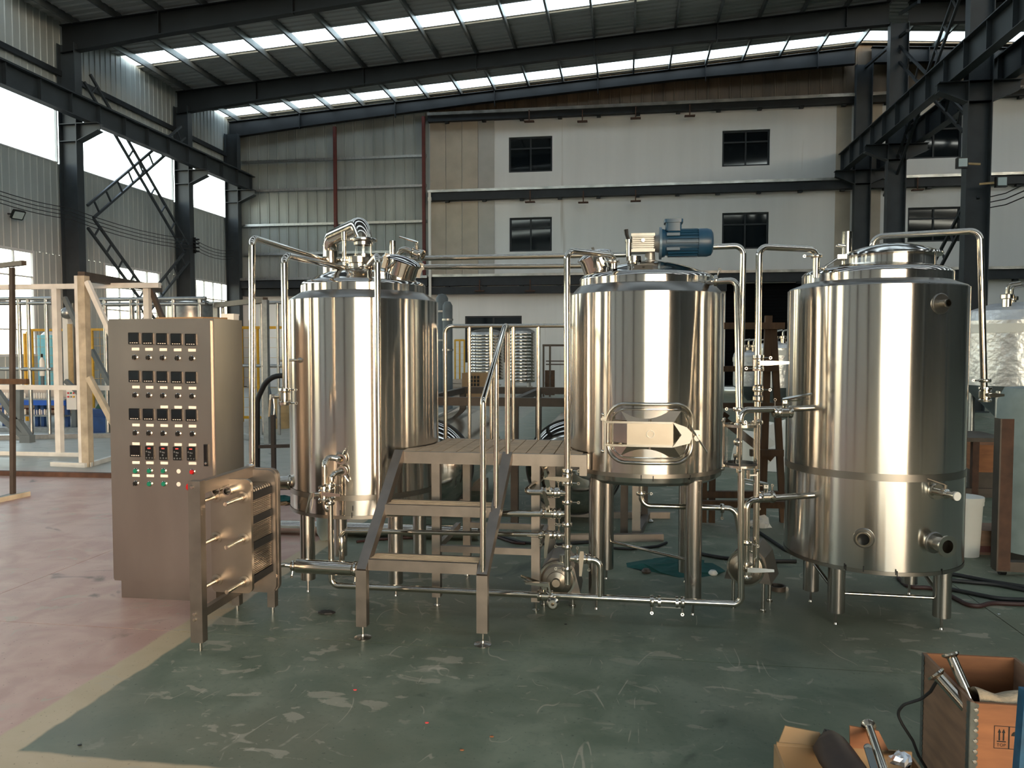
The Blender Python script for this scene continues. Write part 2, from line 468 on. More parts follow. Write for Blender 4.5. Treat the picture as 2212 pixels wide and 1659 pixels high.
# ---- ceiling: ribbed sheets running from eave to ridge, one translucent sheet per bay
ceil = struct('ceiling')
SW = .857
def sheet_mesh(x0, x1, wd, ribs):
    p = [(0, 0)]
    if ribs:
        for k in range(ribs):
            c = wd * (k + .5) / ribs
            p += [(c - .06, 0), (c - .035, -.04), (c + .035, -.04), (c + .06, 0)]
    p += [(wd, 0)]
    b = MB(); n = len(p)
    b.add([(x0, y, roofz(x0) + z) for y, z in p] + [(x1, y, roofz(x1) + z) for y, z in p], [(i, i + 1, n + i + 1, n + i) for i in range(n - 1)])
    return b
base = {}
for key, (x0, x1) in {'l': (XL - .15, XC), 'r': (XC, XR)}.items():
    s0 = ob('roof_sheet', sheet_mesh(x0, x1, SW, 3), ROOFSHEET, ceil, True); s0.location.y = 18.2 + SW
    k0 = ob('skylight_panel', sheet_mesh(x0, x1, SW, 0), SKYL, ceil, True); k0.location.y = 18.2
    for j in range(2, 17):
        if j % 7: dup(s0, ceil, (0, SW * (j - 1), 0))
        else: dup(k0, ceil, (0, SW * j, 0))
    r0 = ob('roof_sheet', sheet_mesh(x0, x1, 6 - SW, 0), DARKSTEEL, ceil, True); r0.location.y = 18.2 - 6 + SW  # unseen bays coloured darker, painted shade for the tanks to mirror
    for j in range(1, 5):
        dup(r0, ceil, (0, -6 * j, 0)); dup(k0, ceil, (0, -6 * j, 0))
pm = {}
for k in range(-1, 26):
    x = -15 + 1.385 * k
    if x > 19: break
    if abs(x - XC) < .2: continue
    z = roofz(x) - .12
    ob('purlin', MB().box((x - .035, 17.5, z - .1), (x + .035, YB + .2, z + .1)), mat('purlin_steel', '#6a7072', .4, .5, noise=.2, nscale=3) if 'purlin_steel' not in MATS else MATS['purlin_steel'], ceil, True)
# ---- rafters
COLM = mat('column_paint', '#373d41', .5, 0, noise=.2, nscale=2, spec=.35)
RAFM = mat('rafter_paint', '#1d2124', .5, 0, noise=.2, nscale=2, spec=.35)
def rafter(Y, side, lab):
    xs = [(XL + .15, .80), (-13.5, .66), (-6, .50), (2, .5), (8.5, .72)] if side < 0 else [(XC + .3, .72), (14, .5), (22, .5), (30, .6), (XR - .2, .8)]
    if Y > 31: xs = [(x, d * .82) for x, d in xs]
    t = thing('roof_rafter', lab, 'rafter', (xs[0][0], Y, roofz(xs[0][0]) - .6), 'roof rafters across the hall')
    top = [(x, roofz(x) - .22) for x, d in xs]; bot = [(x, roofz(x) - .22 - d) for x, d in xs]
    poly = top + bot[::-1]
    ob('web', MB().prism(poly, (0, Y - .012, 0), (1, 0, 0), (0, 0, 1), (0, .024, 0)), RAFM, t, True)
    for nm, ln in (('top_flange', top), ('bottom_flange', bot)):
        b = MB(); n = len(ln); vs = []
        for x, z in ln: vs += [(x, Y - .12, z - .012), (x, Y + .12, z - .012), (x, Y + .12, z + .012), (x, Y - .12, z + .012)]
        fs = [(3, 2, 1, 0), tuple(range(4 * n - 4, 4 * n))]
        for i in range(n - 1):
            for q in range(4): fs.append((4 * i + q, 4 * i + (q + 1) % 4, 4 * i + 4 + (q + 1) % 4, 4 * i + 4 + q))
        ob(nm, b.add(vs, fs), RAFM, t, True)
    x = xs[0][0] + (3.2 if side < 0 else 2)
    while x < xs[-1][0]:
        z = roofz(x) - .22
        ob('stiffener', MB().box((x - .012, Y - .13, z - .62), (x + .012, Y - .0, z + .02)), RAFM, t, True); x += 4.15
    return t
for Y, nm in ((21.3, 'the nearest, cut by the picture top'), (27.3, 'the middle one between the skylight rows'), (31.15, 'the one close to the end wall')):
    rafter(Y, -1, 'dark roof rafter of the left span, ' + nm)
    rafter(Y, 1, 'dark roof rafter right of the columns, ' + nm)
# ---- columns
def column(X, Y, ztop, lab, face):
    t = thing('steel_column', lab, 'column', (X, Y, 0), 'steel columns of the hall')
    for nm, a in (('flange', -.28), ('flange', .28)):
        ob(nm, MB().box((X + a - .012, Y - .15, 0), (X + a + .012, Y + .15, ztop)), COLM, t, True)
    ob('web', MB().box((X - .27, Y - .01, 0), (X + .27, Y + .01, ztop)), COLM, t, True)
    ob('base_plate', MB().box((X - .36, Y - .25, 0), (X + .36, Y + .25, .03)), COLM, t, True)
    for s in face:
        x0, x1 = X + s * .29, X + s * .98
        poly = [(x0, 8.38), (x1, 8.38), (x1, 8.16), (x0, 7.86)]
        ob('crane_bracket', MB().prism(poly, (0, Y - .01, 0), (1, 0, 0), (0, 0, 1), (0, .02, 0)), COLM, t, True)
        ob('bracket_flange', MB().bar((x0, Y, 7.86), (x1, Y, 8.16), .28, .02, V((0, 0, 1))), COLM, t, True)
        ob('bracket_seat', MB().box((min(x0, x1), Y - .15, 8.36), (max(x0, x1), Y + .15, 8.385)), COLM, t, True)
        for zz in (7.86, 8.37):
            ob('stiffener', MB().box((X - .27, Y - .14, zz - .01), (X + .27, Y - .01, zz + .01)), COLM, t, True)
    return t
for Y, nm in ((21.3, 'nearest one, left of the control cabinet'), (27.3, 'second one, behind the lattice bracing'), (31.0, 'in the far corner by the corrugated end wall')):
    column(-16.6, Y, 10.75, 'grey steel column along the left window wall, ' + nm, (1,))
for Y, nm in ((21.3, 'nearest and widest, above the right tank'), (27.3, 'middle one, behind the sloping crane beam'), (31.0, 'farthest one, against the white end wall')):
    column(XC, Y, 12.3, 'dark steel column of the right row, ' + nm, (-1, 1))
# ---- crane beams
def crane(X, z0, z1, lab, rail, Ys=15.0):
    t = thing('crane_beam', lab, 'beam', (X, Ys, z0))
    ob('web', MB().box((X - .012, Ys, z0 + .02), (X + .012, 31.9, z1 - .02)), COLM, t, True)
    ob('top_flange', MB().box((X - .16, Ys, z1 - .02), (X + .16, 31.9, z1 + .01)), COLM, t, True)
    ob('bottom_flange', MB().box((X - .13, Ys, z0), (X + .13, 31.9, z0 + .02)), COLM, t, True)
    y = Ys + .6
    while y < 31.9:
        ob('stiffener', MB().box((X - .13, y - .008, z0 + .02), (X + .13, y + .008, z1 - .02)), COLM, t, True); y += 1.2
    ob('crane_rail', MB().box((X - .03, Ys, z1 + .01), (X + .03, 31.9, z1 + .09)), rail, t, True)
    return t
crane(-15.95, 8.40, 9.02, 'dark steel crane runway beam along the left windows', DARKSTEEL)
crane(8.2, 8.40, 9.10, 'dark crane runway beam with red rail left of the right columns', RAILRED)
crane(9.5, 8.40, 9.10, 'dark crane runway beam on the far side of the right columns', DARKSTEEL)

# ---- lattice bracing
def ladder(a, b, wid, n, lab, m=COLM, cross=None):
    a = V(a); b = V(b); d = (b - a).normalized()
    s = d.cross(V((1, 0, 0))).normalized() * wid / 2
    t = thing('lattice_brace', lab, 'brace', (a + b) / 2, 'lattice bracing between columns')
    for q in (-1, 1): ob('chord', MB().bar(a + s * q, b + s * q, .07, .07), m, t, True)
    for k in range(n):
        f = (k + .5) / n; p = a + (b - a) * f
        ob('rung', MB().bar(p - s, p + s, .04, .05, V((1, 0, 0))), m, t, True)
    return t
XB = -16.35
ladder((XB, 21.75, 5.85), (XB, 26.9, 9.7), .42, 9, 'lattice brace rising from the nearest left column across the upper windows')
ladder((XB, 21.75, 9.9), (XB, 27.0, 5.35), .42, 9, 'lattice brace falling from behind the crane beam to the second left column')
ladder((XB, 21.75, 5.5), (XB, 25.6, 2.4), .42, 7, 'lattice brace falling from the nearest left column towards the low window')
ladder((XB, 27.0, 5.1), (XB, 24.0, 2.7), .42, 6, 'lattice brace running down left from the second left column')
def px8(x, y): return PX(x, y, 8.85)
ladder(px8(2072, -20), px8(1912, 432), .42, 10, 'long steep lattice brace crossing the red railed crane beam', DARKSTEEL)
ladder(px8(1918, 90), px8(2085, 268), .42, 8, 'lattice brace from the top of the middle right column', DARKSTEEL)
ladder(V((8.85, 21.38, px8(2092, 420).z)), px8(2010, 600), .42, 5, 'lattice brace left of the nearest right column, above the tank', DARKSTEEL)
for k, (a, b) in enumerate((((1862, 152), (1960, 66)), ((1944, 30), (1985, 4)))):
    t = solo('knee_brace', MB().bar(px8(*a), px8(*b), .09, .09), DARKSTEEL, ('thin knee brace rising right from the farthest right column', 'short knee brace at the head of the middle right column')[k], 'brace', px8(*a), None, None, True)

# ---- left wall
wl = struct('wall_left')
def wpanel(y0, y1, z0, z1):
    n = max(1, round((y1 - y0) / .25)); p = [(0, 0)]
    for k in range(n):
        c = (y1 - y0) * (k + .5) / n
        p += [(c - .03, 0), (c - .012, .017), (c + .012, .017), (c + .03, 0)]
    p += [(y1 - y0 - .006, 0), (y1 - y0 - .003, -.002), (y1 - y0 + .012, -.002)]
    m_ = len(p)
    ob('wall_panel', MB().add([(XL + q, y0 + y, z0) for y, q in p] + [(XL + q, y0 + y, z1) for y, q in p], [(i, i + 1, m_ + i + 1, m_ + i) for i in range(m_ - 1)]), WALLSHEET, wl, True)
def wrun(y0, y1, z0, z1, step=1.0):
    n = max(1, round((y1 - y0) / step))
    for k in range(n): wpanel(y0 + (y1 - y0) * k / n, y0 + (y1 - y0) * (k + 1) / n, z0, z1)
wrun(17.1, 31.6, 8.9, 11.7); wrun(17.1, 31.6, 4.45, 7.2)
for a, b in ((20.1, 23.12), (26.19, 28.5), (31.25, 31.6)): wrun(a, b, 0, 4.45)
for a, b in ((17.1, 20.1), (23.12, 26.19), (28.5, 31.25)): wrun(a, b, 0, 1.41, 3.2)
SHADESHEET = mat('shaded_wall_sheet', '#4c5150', .5, noise=.1, nscale=1.2, spec=.3)  # sheet of the unseen walls, backlit shade put into its colour
def flat(name, parent, lo, hi, m=None): return ob(name, MB().box(lo, hi), m or SHADESHEET, parent, True)
flat('wall_panel', wl, (XL - .06, YF, 8.9), (XL, 17.1, 11.7)); flat('wall_panel', wl, (XL - .06, YF, 4.45), (XL, 17.1, 7.2)); flat('wall_panel', wl, (XL - .06, YF, 0), (XL, 17.1, 1.41))
for k in range(5): flat('wall_panel', wl, (XL - .06, YF + 1.1 + 6 * k - 3.0, 1.41), (XL, YF + 1.1 + 6 * k, 4.45))
ob('girt', MB().box((XL + .03, 15, 9.82), (XL + .12, 31.3, 9.98)), DARKSTEEL, wl, True)
WFR = mat('window_frame_paint', '#c5c8c8', .5)
nwin = [0]
def lwindow(y0, y1, z0, z1, nm, nt_, fw=.07):
    nwin[0] += 1
    t = struct('window_%d' % nwin[0], (XL, y0, z0))
    for a, b in (((y0, z0), (y1, z0 + fw)), ((y0, z1 - fw), (y1, z1)), ((y0, z0 + fw), (y0 + fw, z1 - fw)), ((y1 - fw, z0 + fw), (y1, z1 - fw))):
        ob('window_frame', MB().box((XL - .05, a[0], a[1]), (XL + .03, b[0], b[1])), WFR, t, True)
    for k in range(1, nm): 
        y = y0 + (y1 - y0) * k / nm
        ob('mullion', MB().box((XL - .04, y - .02, z0 + fw), (XL + .02, y + .02, z1 - fw)), WFR, t, True)
    for k in range(1, nt_):
        z = z0 + (z1 - z0) * k / nt_
        ob('transom', MB().box((XL - .04, y0 + fw, z - .02), (XL + .015, y1 - fw, z + .02)), WFR, t, True)
    ob('pane', MB().add([(XL - .02, y0 + fw, z0 + fw), (XL - .02, y1 - fw, z0 + fw), (XL - .02, y1 - fw, z1 - fw), (XL - .02, y0 + fw, z1 - fw)], [(0, 1, 2, 3)]), PANE, t, True)
for a, b in ((17.1, 20.1), (23.12, 26.19), (28.5, 31.25)): lwindow(a, b, 1.41, 4.45, 4, 4)
for a, b in ((15.45, 21.15), (21.45, 27.15), (27.45, 31.1)): lwindow(a, b, 7.2, 8.9, 1, 1, .04)
# ---- end wall
wb = struct('wall_back')
for k in range(21):
    x0 = -16.98 + .43 * k; x1 = x0 + .43
    p = [(0, 0), (.05, 0), (.06, -.045), (.085, -.045), (.095, 0), (.418, 0), (.42, .012), (.45, .012)]
    zt0, zt1 = roofz(x0) - .05, roofz(x1) - .05
    n = len(p)
    ob('wall_panel', MB().add([(x0 + a, YB + .02 + b, 4.0) for a, b in p] + [(x0 + a, YB + .02 + b, zt0 + (zt1 - zt0) * a / .43) for a, b in p], [(i, n + i, n + i + 1, i + 1) for i in range(n - 1)]), GABLESHEET, wb, True)
for z in (9.62, 8.40, 6.93, 5.70): ob('girt', MB().box((-16.3, YB - .16, z - .05), (-8.2, YB - .04, z + .05)), GALV, wb, True)
for x in (-12.1, -8.28): ob('wall_post', MB().box((x - .06, YB - .30, 4.5), (x + .06, YB - .17, roofz(x) - .9)), REDOX, wb, True)
ob('header_beam', MB().box((-16.3, YB - .45, 4.22), (-8.1, YB - .1, 4.52)), DARKSTEEL, wb, True)
ob('sill_flashing', MB().box((-16.3, YB - .50, 4.55), (-8.1, YB - .05, 4.66)), GALV, wb, True)
holes = [(-4.77, -2.99, 8.83, 10.25), (-4.74, -3.0, 5.62, 7.0), (3.7, 5.5, 8.78, 10.17), (3.73, 5.5, 5.56, 6.98), (10.5, 12.45, 8.83, 10.46), (10.6, 12.48, 5.7, 7.0), (16.5, 18.4, 8.8, 10.3), (16.5, 18.4, 5.6, 7.0), (-6.62, -4.24, 1.07, 3.0), (3.9, 7.3, 0, 4.22)]
def holed_wall(name, x0, x1, z0, z1, hs_, y, th, m, parent):
    xs = sorted({x0, x1} | {v for h in hs_ for v in h[:2] if x0 < v < x1}); zs = sorted({z0, z1} | {v for h in hs_ for v in h[2:] if z0 < v < z1})
    ins = lambda cx, cz: any(h[0] < cx < h[1] and h[2] < cz < h[3] for h in hs_)
    b = MB(); ix = {}
    def vid(i, j, q):
        if (i, j, q) not in ix: ix[i, j, q] = len(b.v); b.v.append(V((xs[i], y + q * th, zs[j])))
        return ix[i, j, q]
    solid = lambda i, j: 0 <= i < len(xs) - 1 and 0 <= j < len(zs) - 1 and not ins((xs[i] + xs[i + 1]) / 2, (zs[j] + zs[j + 1]) / 2)
    for i in range(len(xs) - 1):
        for j in range(len(zs) - 1):
            if not solid(i, j): continue
            b.f.append((vid(i, j, 0), vid(i + 1, j, 0), vid(i + 1, j + 1, 0), vid(i, j + 1, 0)))
            b.f.append((vid(i, j + 1, 1), vid(i + 1, j + 1, 1), vid(i + 1, j, 1), vid(i, j, 1)))
            for di, dj, (p, q) in ((-1, 0, ((i, j), (i, j + 1))), (1, 0, ((i + 1, j + 1), (i + 1, j))), (0, -1, ((i + 1, j), (i, j))), (0, 1, ((i, j + 1), (i + 1, j + 1)))):
                if not solid(i + di, j + dj): b.f.append((vid(*p, 0), vid(*q, 0), vid(*q, 1), vid(*p, 1)))
    return ob(name, b, m, parent, True)
holed_wall('plastered_wall', -8.1, XR, 4.2, 11.25, holes, YB, .3, PLASTER, wb)
holed_wall('plastered_wall', XL, XR, 0, 4.2, holes, YB + .05, .3, PLASTER, wb)
for i in range(4):
    for z0, z1 in ((7.72, 11.0), (4.66, 7.7)):
        x0 = -8.06 + .68 * i
        ob('concrete_panel', MB().box((x0, YB - .045, z0 + .02), (x0 + .655, YB, z1)), CONCP if i < 3 else RAGGED, wb, True)
for (zt, zb, zd) in ((11.30, 11.18, 10.95), (8.16, 8.06, 7.74), (4.70, 4.60, 4.24)):
    nwin[0] += 0
    ob('ledge_flashing', MB().box((-8.1, YB - .34, zb), (XR, YB - .002, zt)), mat('crumpled_flashing', (.55, .54, .50, 1), .3, .9, noise=.35, nscale=2.5, bump=.9, bscale=3) if 'crumpled_flashing' not in MATS else MATS['crumpled_flashing'], wb, True)
    ob('ledge_beam', MB().box((-8.1, YB - .26, zd), (XR, YB - .003, zb)), DARKSTEEL, wb, True)
    x = -7.4
    while x < 15:
        ob('beam_block', MB().box((x, YB - .2, zd - .07), (x + .16, YB - .004, zd + .01)), DARKSTEEL, wb, True); x += 1.55
for x0, x1 in ((7.95, 8.5), (9.1, 9.6)):
    for z0, z1 in ((7.72, 11.0), (4.66, 7.7)): ob('concrete_panel', MB().box((x0, YB - .01, z0 + .02), (x1, YB, z1)), CONCP, wb, True)
ob('soffit', MB().box((-8.1, YB - .3, 3.9), (3.9, YB + .045, 4.19)), DARKSTEEL, wb, True)
ob('soffit', MB().box((-16.3, YB - .3, 3.9), (-8.12, YB + .045, 4.19)), DARKSTEEL, wb, True)
BRSH = mat('stained_brown_sheet', '#5e4f3c', .6, 0, noise=.45, nscale=1.6, stretch=(1.5, 1, .3))
for k in range(20):
    x0 = -8.1 + .845 * k; x1 = x0 + .845
    if x1 > XC: break
    p = [(0, 0), (.2, 0), (.22, -.03), (.27, -.03), (.29, 0), (.62, 0), (.64, -.03), (.69, -.03), (.71, 0), (.838, 0), (.84, .01), (.87, .01)]; n = len(p)
    ob('wall_panel', MB().add([(x0 + a, YB + b, 11.3) for a, b in p] + [(x0 + a, YB + b, roofz(x0 + a) - .03) for a, b in p], [(i, n + i, n + i + 1, i + 1) for i in range(n - 1)]), BRSH, wb, True)
ob('wall_panel', MB().add([(XC, YB, 11.3), (XR, YB, 11.3), (XR, YB, roofz(XR)), (XC, YB, roofz(XC))], [(0, 1, 2, 3)]), BRSH, wb, True)
# framed windows with dark glass in the openings of the end wall
for k, (x0, x1, z0, z1) in enumerate(holes[:9]):
    nwin[0] += 1
    t = struct('window_%d' % nwin[0], (x0, YB, z0))
    f = .07
    for a in ((x0, z0, x1, z0 + f), (x0, z1 - f, x1, z1), (x0, z0 + f, x0 + f, z1 - f), (x1 - f, z0 + f, x1, z1 - f)):
        ob('window_frame', MB().box((a[0], YB + .08, a[1]), (a[2], YB + .16, a[3])), DARKSTEEL, t, True)
    xm, zm = (x0 + x1) / 2, z0 + (z1 - z0) * .68
    ob('mullion', MB().box((xm - .03, YB + .08, z0 + f), (xm + .03, YB + .16, z1 - f)), DARKSTEEL, t, True)
    ob('transom', MB().box((x0 + f, YB + .085, zm - .03), (x1 - f, YB + .155, zm + .03)), DARKSTEEL, t, True)
    for a in ((x0 + f, z0 + f, xm - .03, zm - .03), (xm + .03, z0 + f, x1 - f, zm - .03), (x0 + f, zm + .03, xm - .03, z1 - f), (xm + .03, zm + .03, x1 - f, z1 - f)):
        ob('pane', MB().box((a[0], YB + .12, a[1]), (a[2], YB + .13, a[3])), DARKGLASS, t, True)
# roller shutter
dr = struct('door_1', (5.6, YB, 0))
b = MB(); nn = 34
for k in range(nn):
    z = .16 + 4.06 * k / nn
    b.add([(3.85, YB + .14, z), (7.35, YB + .14, z), (7.35, YB + .125, z + .06), (3.85, YB + .125, z + .06), (3.85, YB + .14, z + .13), (7.35, YB + .14, z + .13)], [(0, 1, 2, 3), (3, 2, 5, 4)])
sl = ob('shutter_slats', b, mat('shutter_paint', '#0e0f10', .9, spec=.05), dr, True); sl['kind'] = 'stuff'
ob('shutter_back', MB().box((3.8, YB + .16, .15), (7.4, YB + .2, 4.3)), DARKSTEEL, dr, True)
ob('bottom_bar', MB().box((3.85, YB + .08, .13), (7.35, YB + .18, .19)), DARKSTEEL, dr, True)
# hanging fittings under the ledges
for k, (x, y, lab) in enumerate(((1143, 262, 'T-shaped hanger above the top left dark window'), (1258, 262, 'second T-shaped hanger under the top ledge, right of the left windows'), (1373, 255, 'third T-shaped hanger under the top ledge'), (1490, 250, 'pale T-shaped hanger halfway to the right windows under the top ledge'),
        (1145, 436, 'T-shaped hanger above the middle left dark window'), (1260, 437, 'second T-shaped hanger under the middle ledge'), (1373, 434, 'third T-shaped hanger under the middle ledge'), (1982, 410, 'T-shaped hanger between the two right columns'),
        (1036, 628, 'T-shaped hanger under the low dark soffit, left one'), (1145, 628, 'T-shaped hanger under the low dark soffit, right one'))):
    p = P(x, y, YB - .34)
    t = thing('wall_hanger', lab, 'hanger', p, 'hangers below the wall ledges')
    ob('rod', MB().box((p.x - .02, p.y - .02, p.z), (p.x + .02, p.y + .02, p.z + .45)), RUST, t, True)
    ob('plate', MB().box((p.x - .2, p.y - .1, p.z - .03), (p.x + .2, p.y + .1, p.z + .01)), RUST, t, True)
p = P(928, 420, YB - .4)
t = thing('downpipe', 'white downpipe beside the corrugated end wall', 'pipe', (p.x, p.y, 3.5))
ob('pipe', MB().cyl((p.x, p.y, 3.3), (p.x, p.y, 8.05), .06), WPLAST, t); ob('collar', MB().cyl((p.x, p.y, 7.7), (p.x, p.y, 7.85), .08), WPLAST, t)
# ---- walls the picture does not show
wf = struct('wall_front')
GX0, GX1, GZ = -.4, 7.6, 5.2
LITSHEET = mat('lit_wall_sheet', '#c6cac9', .55, noise=.12, nscale=1.2, spec=.3)  # light from the left windows put into the colour of this wall half
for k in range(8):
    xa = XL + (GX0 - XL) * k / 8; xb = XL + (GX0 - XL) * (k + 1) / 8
    flat('wall_panel', wf, (xa + .01, YF - .1, 0), (xb - .01, YF - .03 * (k % 2), 11.5), LITSHEET); flat('wall_panel', wf, (xa - .03, YF - .2, 0), (xa + .03, YF - .11, 11.5))
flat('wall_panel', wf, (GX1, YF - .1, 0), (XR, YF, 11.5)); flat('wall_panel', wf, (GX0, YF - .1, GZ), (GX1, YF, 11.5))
ob('wall_panel', MB().prism([(XL, 11.45), (XR, 11.45), (XR, 11.55), (XC, ZR), (XL, 11.55)], (0, YF - .1, 0), (1, 0, 0), (0, 0, 1), (0, .1, 0)), SHADESHEET, wf, True)
wr = struct('wall_right')
flat('wall_panel', wr, (XR, YF, 0), (XR + .1, YB, 11.6))
# columns along the unseen part of the hall, mirrored in the tanks
tr_ = struct('trim_1')
for k in range(5):
    y = 15.3 - 6 * k
    for x in (XL + .35, XC, XR - .35):
        ob('wall_post', MB().box((x - .28, y - .15, 0), (x + .28, y + .15, roofz(x) - .8)), COLM, tr_, True)
for x in (-13, -8.5, -4.2, 11.5, 16, 21, 27): ob('wall_post', MB().box((x - .15, YF + .01, 0), (x + .15, YF + .25, roofz(x) - .2)), COLM, tr_, True)

# ================================================================ BREWING EQUIPMENT
EYE2 = V((0, 0, 0))
def clampring(o, axis, r, parent, wing=None, name='clamp'):
    """tri-clamp: ring over a pipe joint, with a wing nut on one side"""
    o = V(o); axis = V(axis).normalized()
    c = ob(name, MB().lathe([(r * .95, -.011), (r * 1.5, -.011), (r * 1.62, -.004), (r * 1.62, .004), (r * 1.5, .011), (r * .95, .011)], o, axis, 20), FIT, parent)
    if wing is None: wing = axis.cross(V((0, 1, 0))) if abs(axis.y) < .8 else V((1, 0, 0))
    w_ = V(wing).normalized(); e = o + w_ * r * 1.62
    if parent.parent is None:
        ob('wing_nut', MB().cyl(e - w_ * .004, e + w_ * .027, .0045, n=8).lathe([(.005, -.002), (.009, -.002), (.009, .002), (.005, .002)], e + w_ * .034, axis.cross(w_), 12, True), FIT, c)
    return c
def valve(o, axis, r, stem, hdir, parent, hl=.13, trig=True):
    """butterfly valve: body with flanges, stem block, flat lever and a trigger below it"""
    o = V(o); ax = V(axis).normalized(); st = V(stem).normalized(); hd = V(hdir).normalized()
    v = ob('valve', MB().lathe([(r, -.045), (r * 1.55, -.045), (r * 1.6, -.034), (r * 1.25, -.026), (r * 1.5, -.02), (r * 1.5, .02), (r * 1.25, .026), (r * 1.6, .034), (r * 1.55, .045), (r, .045)], o, ax, 20), FIT, parent)
    q = o + st * r * 1.4
    ob('valve_stem', MB().cyl(q, q + st * .04, .013, n=10).box(q + st * .035 - V((.012, .012, .012)), q + st * .035 + V((.012, .012, .012))), FIT, v)
    a = q + st * .045; sd = st
    wdir = hd.cross(sd).normalized()
    poly = [(-.012, -.010), (.02, -.014), (hl, -.007), (hl, .007), (.02, .014), (-.012, .010)]
    ob('handle', MB().prism(poly, a, hd, wdir, sd * .009), FIT, v, True)
    if trig:
        b0 = a - sd * .012
        ob('trigger', MB().tube([b0 + hd * .01, b0 + hd * hl * .5 - sd * .008, b0 + hd * hl * .9 - sd * .010], .0035, 6), FIT, v)
    return v
def run(name, label, pts, r, bend=None, n=14, mt=None, group=None, cat='pipe'):
    t = thing(name, label, cat, pts[0], group)
    ob('pipe', MB().tube(pts, r, n, bend if bend else r * 2.2, True, 7), mt or PIPE, t)
    return t

def legs(t, cx, cy, pos, r, ztop, zbot):
    for x, y in pos:
        l = ob('leg', MB().cyl((x, y, zbot), (x, y, ztop), r, n=20), LEGM, t)
        ob('foot_bolt', MB().cyl((x, y, .012), (x, y, zbot + .01), .008, n=8).cyl((x, y, 0), (x, y, .010), .012, .009, n=10), LEGM, l)
def shoulder_dome(t, o, R, r, z0, z1, z2, zc):
    """sloping shoulder, short upright band and a dished top"""
    ob('shoulder', MB().lathe([(R + .001, z0 - .004), (R - .012, z0 + .010), (r + .012, z1 - .004), (r, z1 + .004)], (o[0], o[1], 0), Z3, 72), BAND, t)
    ob('top_band', MB().lathe([(r, z1), (r, z2)], (o[0], o[1], 0), Z3, 72), SHELL, t)
    prof = [(r, z2)]; kr = .055
    for k in range(1, 6):
        a = PI / 2 * k / 6
        prof.append((r - kr * (1 - math.cos(a)), z2 + kr * .62 * math.sin(a)))
    re, ze = prof[-1]
    for k in range(1, 11):
        f = k / 10; prof.append((re * (1 - f), ze + (zc - ze) * (1 - (1 - f) ** 2)))
    prof[-1] = (0, zc)
    ob('dished_top', MB().lathe(prof, (o[0], o[1], 0), Z3, 72), DOME, t)
def marks(t, pts, R, o):
    for x, y in pts:
        d = ray(x, y); d2 = V((d.x, d.y)); oo = V(o[:2]); a = d2.dot(d2); bq = -2 * d2.dot(oo); c = oo.dot(oo) - R * R
        disc = bq * bq - 4 * a * c
        if disc < 0: continue
        s = (-bq - math.sqrt(disc)) / (2 * a); p = EYE + d * s
        nrm = V((p.x - o[0], p.y - o[1], 0)).normalized(); u = Z3.cross(nrm)
        ob('pen_mark', MB().prism([(-.003, -.016), (.003, -.016), (.003, .016), (-.003, .016)], p, u, Z3, nrm * .0015), MARK, t, True)
def on_shell(px, py, o, R):
    d = ray(px, py); d2 = V((d.x, d.y)); oo = V(o[:2]); a = d2.dot(d2); bq = -2 * d2.dot(oo); c = oo.dot(oo) - R * R
    s = (-bq - math.sqrt(max(0, bq * bq - 4 * a * c))) / (2 * a); p = EYE + d * s
    return p, V((p.x - o[0], p.y - o[1], 0)).normalized()

def manhole(t, o, axis, r, h, hinge, name='manhole', lidm=None, lid_over=1.12, lid_h=.03):
    o = V(o); ax = V(axis).normalized()
    nk = ob(name, MB().lathe([(r, -.12), (r, h), (r * 1.05, h), (r * 1.05, h + .012), (r * .9, h + .012)], o, ax, 40), SHELL if ax.z > .97 else DOME, t)
    prof = [(r * lid_over, h + .012), (r * lid_over, h + .022), (r * lid_over * .93, h + .030)]
    for k in range(1, 8): prof.append((r * lid_over * .93 * (1 - k / 7), h + .03 + lid_h * (1 - (1 - k / 7) ** 2)))
    prof[-1] = (0, h + .03 + lid_h)
    ob('manhole_lid', MB().lathe([(0, h + .012)] + prof, o, ax, 40), DOME, t)
    hd = V(hinge); hd = (hd - ax * hd.dot(ax)).normalized(); sd = ax.cross(hd)
    for s_, nm in ((1, 'lid_hinge'), (-1, 'lid_latch')):
        q = o + hd * r * 1.08 * s_ + ax * (h + .01)
        b = MB().bar(q - ax * .07, q + ax * .03, .03, .02, sd).cyl(q + hd * s_ * .012 - sd * .025, q + hd * s_ * .012 + sd * .025, .012, n=10)
        ob(nm, b, FIT, t)
    return nk

# ---- left tank -----------------------------------------------------------------
A1 = (-1.77, 5.07); R1 = .502
t1 = thing('brew_kettle', 'left of the three big steel tanks, with a bent vapour pipe on top', 'tank', (A1[0], A1[1], 0))
ob('shell', MB().lathe([(R1, .672), (R1, 1.925)], (A1[0], A1[1], 0), Z3, 96), SHELL, t1)
ob('lower_band', MB().lathe([(R1 + .003, .655), (R1 + .003, .69)], (A1[0], A1[1], 0), Z3, 96), BAND, t1)
ob('skirt', MB().lathe([(0, .60), (.3, .56), (R1 - .02, .545), (R1, .55), (R1, .66)], (A1[0], A1[1], 0), Z3, 96), SHELL, t1)
ob('bottom_rim', MB().lathe([(R1 - .02, .538), (R1 + .003, .538), (R1 + .003, .56)], (A1[0], A1[1], 0), Z3, 96), BAND, t1)
shoulder_dome(t1, A1, R1, .418, 1.925, 1.978, 2.028, 2.165)
legs(t1, *A1, [(A1[0] + sx * .30, A1[1] + sy * .295) for sx in (-1, 1) for sy in (-1, 1)], .048, .58, .085)
manhole(t1, (-1.49, 4.98, 2.10), (.34, -.16, .93), .108, .075, (-.9, -.35, 0), lid_h=.022)
c1 = (A1[0] - .02, A1[1] - .03)
